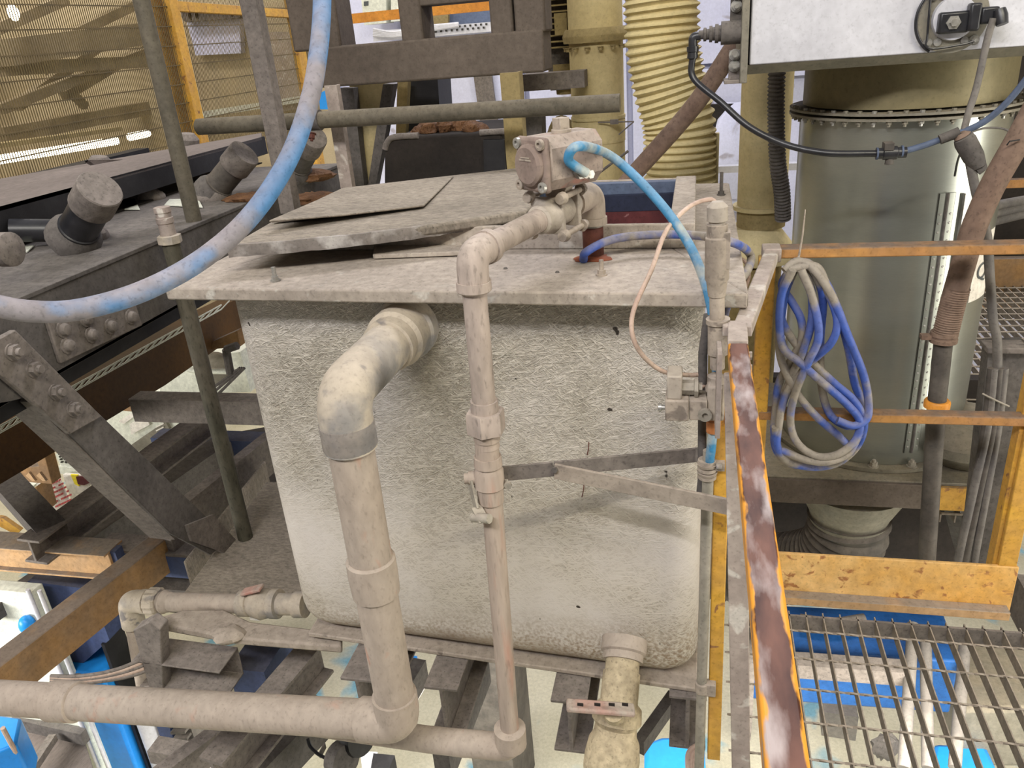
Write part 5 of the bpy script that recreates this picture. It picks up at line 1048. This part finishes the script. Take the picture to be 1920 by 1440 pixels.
for i, (a, c, w) in enumerate((((0, 100), (290, 60), .22), ((0, 130), (290, 115), .12), ((0, 205), (280, 95), .09), ((30, 200), (180, 90), .09), ((120, 180), (280, 85), .09), ((60, 100), (250, 10), .1), ((-20, 60), (120, 0), .1), ((80, 120), (160, 200), .08), ((0, 255), (290, 200), .16))):
    pa, pc = X_(a[0], a[1], -6-.12*i), X_(c[0], c[1], -6-.12*i); MB().beam(pa, pc, w, w).build('member', 'truss', RF)
solo(yp([(346, 22), (448, 18), (452, 100), (366, 104)], 9.45, .1), 'sky_panel', 'wall', 'pale lilac translucent sheet seen through the fence', 'wall panel')
solo(yp([(465, 60), (560, 60), (580, 200), (500, 215)], 9.45, .1), 'sky_panel', 'post', 'pinkish grey sheet seen through the fence at its right end', 'wall panel')
solo(MB().beam(Y_(380, 215, 9.4), Y_(600, 180, 9.4), .1, .07), 'white_bar', 'white', 'thin white bar beyond the right fence panel', 'bar')
mb = MB()
for i in range(8): mb.lathe(Y_(350+i*13, 30-i, 9.3), V((0, 1, 0)), [(0, .07), (.1, .07)], 12)
solo(mb, 'corrugated_edge', 'steel_dark', 'dark scalloped roofing edge at the top of the fence opening', 'roofing')

# ================================================================== UNDER THE CONVEYOR
solo(MB().box((-2.0, 1.0, .695), (-1.53, 3.6, .738)), 'dark_channel', 'black', 'black shadowed box section just under the conveyor side beam', 'steel beam')  # added black fill for the dark gap below the side beam
solo(xp([(-120, 868), (0, 800), (400, 582), (445, 560), (470, 610), (310, 722), (140, 825), (0, 908), (-120, 980)], -2.35, .1), 'ochre_beam', 'brownbeam', 'deep dark ochre beam running back below the conveyor', 'steel beam')
WL = thing('wire_ladder', X_(260, 650, -2.2), 'white wire cable ladder running along the ochre beam', 'cable tray')
mb = MB()
for s in (0, 12): mb.tube([X_(-20, 822-s, -2.25), X_(415, 580-s*.7, -2.25)], .0035, 6)
mb.build('rails', 'white', WL)
mb = MB()
for i in range(30):
    t = i/29; x = -20+435*t; mb.tube([X_(x, 822-242*t, -2.25), X_(x+15, 810-238*t-8, -2.25)], .003, 6)
mb.build('rungs', 'white', WL)
# horizontal and lengthways steel below
def hb(x0, y0, x1, y1, Y, w, h, kind='box', t=.01):
    a = Y_(x0, y0, Y); b_ = Y_(x1, y1, Y); z = (a.z+b_.z)/2; a.z = b_.z = z; return MB().beam(a, b_, w, h, kind=kind, t=t)
solo(hb(258, 762, 520, 768, 2.5, .08, .10, 'CR'), 'cross_channel', 'steel_mid', 'horizontal dusty channel meeting the tank left side under the conveyor', 'steel beam', bev=.002)
solo(hb(300, 835, 520, 838, 3.0, .10, .12), 'cross_beam', 'bluedark', 'dark blue-grey beam behind the upright green pipe', 'steel beam')
solo(MB().beam(Z_(60, 1035, -.12), Z_(400, 782, -.12), .10, .10, kind='I', t=.01), 'long_beam', 'steel_mid', 'dusty beam running back under the diagonal brace, upper of two', 'steel beam', bev=.002)
solo(MB().beam(Z_(150, 1040, -.3), Z_(420, 850, -.3), .12, .14), 'long_beam', 'steel_dark', 'dark beam running back under the diagonal brace, lower of two', 'steel beam')
solo(MB().beam(Z_(310, 1010, -.12), Z_(545, 815, -.12), .05, .16), 'plate_beam', 'steel_mid', 'dusty plate on edge crossing behind the green pipe foot', 'steel beam', bev=.002)
solo(zp([(150, 1000), (330, 830), (500, 800), (530, 930), (400, 990), (300, 1010)], -.9, .5), 'dark_tank', 'dark', 'dark machine housing deep below the steelwork', 'machine')  # added dark fill for the dark void between the beams
XB = thing('blue_beam', Y_(400, 1060, 2.02), 'navy blue I-beam crossing left of the tank with dusty top flange', 'steel beam')
hb(195, 1022, 600, 1040, 2.05, .10, .018).build('top_flange', 'steel_mid', XB, bev=.002)
hb(195, 1058, 600, 1076, 2.005, .012, .09).build('web', 'bluedark', XB)
hb(195, 1096, 600, 1112, 2.03, .06, .014).build('bottom_flange', 'steel_dark', XB)
solo(MB().beam(Z_(-60, 1322, -.19), Z_(322, 1022, -.19), .075, .13), 'ochre_side_beam', 'ybeam', 'ochre beam with dusty top running diagonally at lower left', 'steel beam', bev=.004)
YC = thing('orange_channel', (-2.3, 1.95, -.24), 'pale orange channel with dusty top ending at lower left', 'steel beam')
mb = MB(); mb.box((-3.0, 1.95, -.245), (-2.0, 1.962, -.155)); mb.box((-3.0, 1.93, -.155), (-2.0, 2.03, -.147)); mb.box((-3.0, 1.93, -.253), (-2.0, 2.0, -.245)); mb.build('channel', 'ybeamlt', YC, bev=.002)
MB().box((-2.06, 1.962, -.25), (-1.98, 2.0, -.15)).build('end_piece', 'bluedark', YC)
solo(MB().beam(Z_(-40, 1165, -.4), Z_(110, 1060, -.4), .06, .06), 'angle_strip', 'steel_dark', 'grey strip slanting below the orange channel at the left edge', 'steel beam')
solo(MB().beam(Z_(-10, 880, 0), Z_(100, 1000, -.1), .10, .06), 'dark_strut', 'steel_dark', 'dark strut slanting down at the left edge', 'strut')
solo(yp([(10, 945), (25, 940), (95, 972), (90, 982), (40, 972)], 2.5, .02), 'yellow_bracket', 'yellow', 'upper yellow bracket edge at the left border', 'bracket')
solo(yp([(-5, 970), (5, 972), (38, 995), (30, 1003), (-5, 985)], 2.45, .02), 'yellow_bracket', 'yellow', 'lower yellow bracket edge at the left border', 'bracket')
# cabinets and clutter seen below the ochre beam
CBN = thing('control_cabinet', Y_(270, 870, 3.6), 'pale grey cabinet with notices, seen below the ochre beam', 'cabinet')
yp([(170, 850), (205, 765), (335, 765), (345, 815), (290, 860), (240, 905)], 3.7, .4).build('body', 'white', CBN)
yp([(222, 790), (258, 767), (262, 774), (232, 795)], 3.68, .01).build('name_strip', 'paper', CBN)
yp([(243, 795), (274, 778), (280, 797), (246, 815)], 3.67, .01).build('notice', 'paper', CBN)
yp([(245, 835), (310, 790), (318, 805), (255, 850)], 3.66, .02).build('grey_panel', 'galvdull', CBN)
for k in range(2): yp([(292, 800+k*7), (306, 793+k*7), (307, 795+k*7), (293, 802+k*7)], 3.65, .005).build('white_mark', 'paper', CBN)
def note(pts, n_, name, lab, Y):
    N_ = thing(name, Y_(pts[0][0], pts[0][1], Y), lab, 'sign'); yp(pts, Y, .01).build('sheet', 'paper', N_); return N_
NT = note([(68, 908), (112, 900), (135, 955), (92, 962)], 5, 'paper_notice', 'white paper notice with red lettering, lower left', 3.2)
def ytext(txt, x, y, size, ang, Y, m, par):
    vs, fs = curved_text(txt, 0, 0, size, m, par, 1); o = Y_(x, y, Y); a_ = radians(ang)
    MB().add([o+V((v.x*cos(a_)-v.y*sin(a_), 0, v.x*sin(a_)+v.y*cos(a_))) for v in vs], fs).build('lettering', m, par)
for i, t in enumerate(('THIS SAFETY', 'GATE MUST BE', 'LOCKED BEFORE', 'ADJUSTMENTS', 'ARE MADE')[:0]): pass
for i in range(6): # the red print is too blurred to read: broken strokes
    for k in range(7):
        x = 78+i*5+k*5.2; y = 914+i*7-k*2.4
        if (i*3+k) % 7 == 0: continue
        yp([(x, y), (x+3.8, y-1.8), (x+4.6, y+1.4), (x+.8, y+3.2)], 3.185, .004).build('red_print', 'redtext', NT)
V1 = thing('vent_panel', Y_(130, 870, 3.4), 'cream perforated vent panel above the paper notice', 'panel')
yp([(104, 852), (118, 845), (150, 848), (170, 872), (165, 880), (112, 872)], 3.4, .03).build('plate', 'white', V1)
mb = MB()
for i in range(5):
    for k in range(7): x = 109+k*8+i*1.5; y = 851+i*5; mb.box(Y_(x, y+2, 3.385), Y_(x+2.5, y, 3.385)+V((0, .01, 0)))
tag(mb.build('vent_slots', 'seam', V1), kind='stuff')
solo(yp([(110, 874), (205, 888), (200, 900), (112, 888)], 3.35, .08), 'cream_duct', 'white', 'cream trunking just below the vent panel', 'trunking')
RB = thing('red_yellow_sign', Y_(160, 900, 3.3), 'small blurred red and yellow sign beside the paper notice', 'sign')
yp([(118, 890), (190, 893), (176, 905), (135, 940), (125, 915)], 3.3, .02).build('board', 'paper', RB)
yp([(132, 890), (145, 891), (148, 912), (140, 908)], 3.285, .01).build('yellow_mark', 'hexpanel', RB)
yp([(142, 894), (172, 894), (176, 902), (158, 910), (146, 908)], 3.28, .01).build('red_mark', 'redox', RB)
solo(yp([(38, 935), (68, 912), (82, 962), (75, 968)], 3.0, .1), 'brown_box', 'ybeam', 'brown box left of the paper notice', 'box')
solo(yp([(0, 912), (66, 908), (35, 935), (0, 930)], 3.2, .1), 'white_box', 'white', 'white box top at the left edge below the ochre beam', 'box')
CG = thing('orange_bracket', Y_(60, 890, 2.5), 'L-shaped orange ribbed bracket hanging under the ochre beam', 'bracket')
yp([(0, 893), (15, 880), (72, 874), (64, 850), (80, 842), (98, 908), (0, 900)], 2.6, .06).build('plate', 'ybeam', CG, bev=.003)
for k in range(4): yp([(8+k*20, 892), (14+k*20, 886), (26+k*20, 902), (20+k*20, 902)], 2.59, .012).build('rib', 'ybeamlt', CG)
solo(yp([(208, 768), (230, 752), (256, 768), (250, 772)], 3.0, .08), 'orange_offcut', 'ybeam', 'small orange ribbed piece under the ochre beam', 'offcut')
MU = thing('white_machine', Y_(400, 700, 3.4), 'white machine with grey pipework left of the tank top', 'machine')
yp([(300, 700), (345, 670), (450, 660), (470, 735), (300, 740)], 3.7, .4).build('body', 'white', MU)
MB().lathe(Y_(405, 690, 3.5), V((.3, -1, .2)), [(0, .09), (.05, .09), (.06, .06)], 20).build('round_cover', 'galvdull', MU)
MB().tube(fillet([Y_(345, 672, 3.3), Y_(348, 692, 3.3), Y_(370, 696, 3.3), Y_(450, 697, 3.3)], .02), .014, 10).build('white_tube', 'white', MU)
MB().tube([Y_(424, 655, 3.2), Y_(432, 700, 3.2)], .02, 8).tube([Y_(424, 655, 3.2), Y_(445, 648, 3.2)], .02, 8).build('grey_rod', 'steel_dark', MU)
for k in range(3): MB().tube([Y_(375+k*14, 745, 3.2), Y_(450+k*4, 690, 3.2)], .008, 6).build('thin_wire', 'steel_dark', MU)
solo(yp([(400, 640), (445, 620), (450, 650), (395, 655)], 3.3, .05), 'orange_plate', 'ybeam', 'small orange plate left of the tank just below its rim', 'plate')
solo(zp([(345, 955), (355, 935), (378, 930), (380, 950)], -1.2, .2), 'blue_white_box', 'blue', 'small blue and white box glimpsed in the dark', 'box')
solo(MB().tube([Z_(396, 985, -.6), Z_(432, 947, -.6)], .014, 10), 'lit_tube', 'tube', 'short lit tube glimpsed low down beside the green pipe foot', 'lamp')
solo(MB().lathe(Z_(470, 975, -.7), UP, [(0, .12), (.1, .12), (.1, .1), (.02, .1)], 24), 'cream_bucket', 'white', 'cream round bucket rim glimpsed beside the green pipe foot', 'bucket')

# ================================================================== LOWER LEVEL, LEFT
BC = thing('blue_column', Y_(220, 1400, 1.9), 'bright blue machine column at the lower left', 'machine column')
bx0, bx1 = Y_(150, 1350, 1.95).x, Y_(222, 1350, 1.95).x
MB().box((bx0, 1.95, -2.2), (bx1, 2.15, -.74)).build('column', 'blue', BC, bev=.012)
MB().box((bx1+.005, 1.99, -2.2), (bx1+.02, 2.1, -.62)).build('gap_strip', 'black', BC)
MB().tube([(bx1+.075, 2.02, -2.2), (bx1+.075, 2.02, -.95)], .05, 24).build('silver_cylinder', 'alu', BC)
MB().box((bx1+.13, 1.99, -2.2), (bx1+.19, 2.12, -.7)).build('side_rail', 'bluedark', BC)
mb = MB()
for i in range(40): z = -2.15+i*.035; mb.obox((bx1+.24, 1.99, z), (.035, 0, .008), (0, .02, 0), (0, 0, .006))
mb.box((bx1+.2, 2.0, -2.2), (bx1+.28, 2.1, -.75)); mb.build('energy_chain', 'black_dusty', BC)
MB().lathe((bx0+.11, 1.9, -.88), UP, [(0, .05), (.12, .05), (.125, .035), (.16, .03)], 20).build('black_clamp', 'black_dusty', BC)
for k in (0, .05): MB().tube([(bx0+.06+k, 1.9, -1.2), (bx0+.06+k, 1.9, -.3)], .008, 10).build('rod', 'alu', BC)
MB().blob((bx0+.02, 1.88, -.45), .03, .03, .04).build('knob', 'blue', BC)
solo(yp([(52, 1090), (170, 1105), (205, 1200), (120, 1275), (86, 1200)], 2.0, .25), 'blue_housing', 'bluedark', 'navy blue housing behind the ochre beam at the left', 'machine housing')
solo(MB().box((-3.6, 1.9, -2.2), (Y_(84, 1180, 1.9).x, 1.96, Y_(50, 1112, 1.9).z)), 'white_cabinet', 'white', 'large plain white cabinet at the lower left edge', 'cabinet', bev=.004)
mb = MB()
solo(zp([(-30, 1350), (0, 1340), (40, 1345), (30, 1395), (-30, 1420)], -.7, .2), 'blue_guard', 'blue', 'bright blue guard at the bottom left corner', 'machine guard', bev=.01)
HCt = thing('floor_chute', Z_(80, 1420, -1.0), 'brown dusty chute plates at the bottom left corner', 'chute')
zp([(30, 1350), (155, 1378), (180, 1460), (-40, 1470), (-20, 1400)], -1.05, .02).build('plate', 'belt', HCt)
MB().beam(Z_(30, 1352, -1.0), Z_(160, 1382, -1.0), .03, .06).build('rear_edge', 'steel_dark', HCt); MB().beam(Z_(100, 1382, -.99), Z_(55, 1450, -.99), .03, .03).build('rib', 'steel_mid', HCt)
MB().tube([Z_(5, 1365, -.6), Z_(40, 1430, -.8)], .008, 8).build('rope', 'cream', HCt)
for i in range(5):
    pts = [D_(95, 1268+i*2, 2.2), D_(150, 1268+i*3, 2.2), D_(210, 1258+i*4, 2.22), D_(262, 1238+i*6, 2.25), D_(300, 1215+i*7, 2.3)]
    solo(MB().tube(catmull(pts, 8), .006, 10), 'beige_cable', 'cream' if i % 2 else 'steel_mid', ['topmost', 'second', 'middle', 'fourth', 'lowest'][i]+' beige cable in the bundle beside the drain elbow', 'cable', 'beige cables beside the drain elbow')
# caster-like reel lying on the lower floor, boxes
RE = thing('hose_reel', Z_(630, 1420, -2.15), 'brown and black reel with a lead, lying on the floor at the bottom', 'reel')
p = D_(632, 1420, 2.3); MB().lathe(p, V((1, -.4, .2)), [(0, .05), (.04, .05)], 20).build('wheel', 'steel_dark', RE); MB().lathe(p+V((.03, .06, .03)), V((1, -.4, .2)), [(0, .055), (.02, .06), (.04, .055)], 20).build('drum', 'black', RE)
MB().tube(catmull([D_(577, 1385, 2.3), D_(582, 1400, 2.3), D_(598, 1415, 2.3), D_(620, 1425, 2.3)], 6), .005, 8).build('lead', 'black', RE)
MB().box(D_(597, 1412, 2.3), D_(612, 1402, 2.34)).build('clip', 'steel_mid', RE)
solo(zp([(675, 1408), (708, 1410), (695, 1450), (680, 1450)], -1.6, .3), 'pale_blue_box', 'alu', 'pale blue-white box edge at the bottom centre', 'box')
solo(zp([(700, 1412), (740, 1416), (722, 1460), (692, 1460)], -1.5, .3), 'black_box', 'black', 'black box edge at the bottom centre', 'box')
solo(MB().box((-1.0, 2.6, -2.2), (-.8, 3.0, -.9)), 'dark_cabinet', 'black_dusty', 'dark cabinet low behind the thick downpipe', 'cabinet')
solo(zp([(762, 1228), (782, 1230), (778, 1260), (762, 1256)], -.8, .1), 'blue_part', 'blue', 'small bright blue part beside the thick downpipe', 'machine part')
solo(zp([(668, 1318), (700, 1320), (706, 1332), (668, 1330)], -.9, .1), 'blue_part', 'blue', 'small bright blue part above the thick horizontal pipe', 'machine part')
# lower level, right, seen through the grating and beside the valve
LB = thing('lower_machine', (.6, 3.3, -2.2), 'navy blue machine bed seen through the walkway grating', 'machine')
zp([(1385, 1130), (1770, 1150), (1800, 1240), (1385, 1215)], -.75, .25).build('bed', 'midblue', LB, bev=.01)
zp([(1385, 1214), (1690, 1236), (1700, 1262), (1385, 1240)], -.72, .06).build('edge_rail', 'steel_mid', LB)
MB().tube(catmull([Z_(1500, 1160, -.7), Z_(1560, 1168, -.7), Z_(1620, 1160, -.7)], 6), .02, 10).build('hose', 'black_dusty', LB)
for k, (x0, y0, x1, y1) in enumerate(((1712, 1170, 1695, 1440), (1735, 1180, 1740, 1440), (1810, 1200, 1790, 1440))):
    solo(MB().tube([D_(x0, y0, 2.9), D_(x1, y1, 2.6)], .02, 12), 'drop_pipe', 'greycable', ['left', 'middle', 'right'][k]+' grey pipe dropping below the grating', 'pipe', 'pipes below the grating')
solo(zp([(1750, 1392), (1850, 1396), (1880, 1460), (1740, 1460)], -1.2, .2), 'blue_cover', 'blue', 'bright blue cover below the grating at the bottom right', 'machine cover', bev=.02)
solo(zp([(1780, 1200), (1930, 1190), (1960, 1330), (1800, 1330)], -1.0, .3), 'grey_machine', 'galvdull', 'grey dusty machine top below the right side of the grating', 'machine', bev=.02)
solo(zp([(1208, 1392), (1240, 1380), (1320, 1378), (1325, 1460), (1208, 1460)], -1.3, .2), 'blue_cover', 'blue', 'bright blue cover below the tank right of the outlet valve', 'machine cover', bev=.02)
solo(zp([(1540, 1290), (1600, 1295), (1610, 1345), (1545, 1335)], -1.6, .15), 'grey_crate', 'greycable', 'grey crate on the lower floor below the grating', 'crate')
solo(MB().blob(Z_(1660, 1400, -1.2), .05, .03, .06, 12, 8, .2), 'dark_clamp', 'steel_dark', 'dark clamp on the pipes below the grating', 'clamp')
for k in range(3):
    solo(MB().tube(catmull([D_(1290+k*5, 1450, 1.9), D_(1290+k*6, 1415, 1.9), D_(1302+k*5, 1400, 1.9), D_(1316+k*2, 1398, 1.9)], 6), .006, 8), 'looped_cable', 'cream', ['left', 'middle', 'right'][k]+' looped cable at the foot of the conduit riser', 'cable', 'looped cables by the conduit riser')
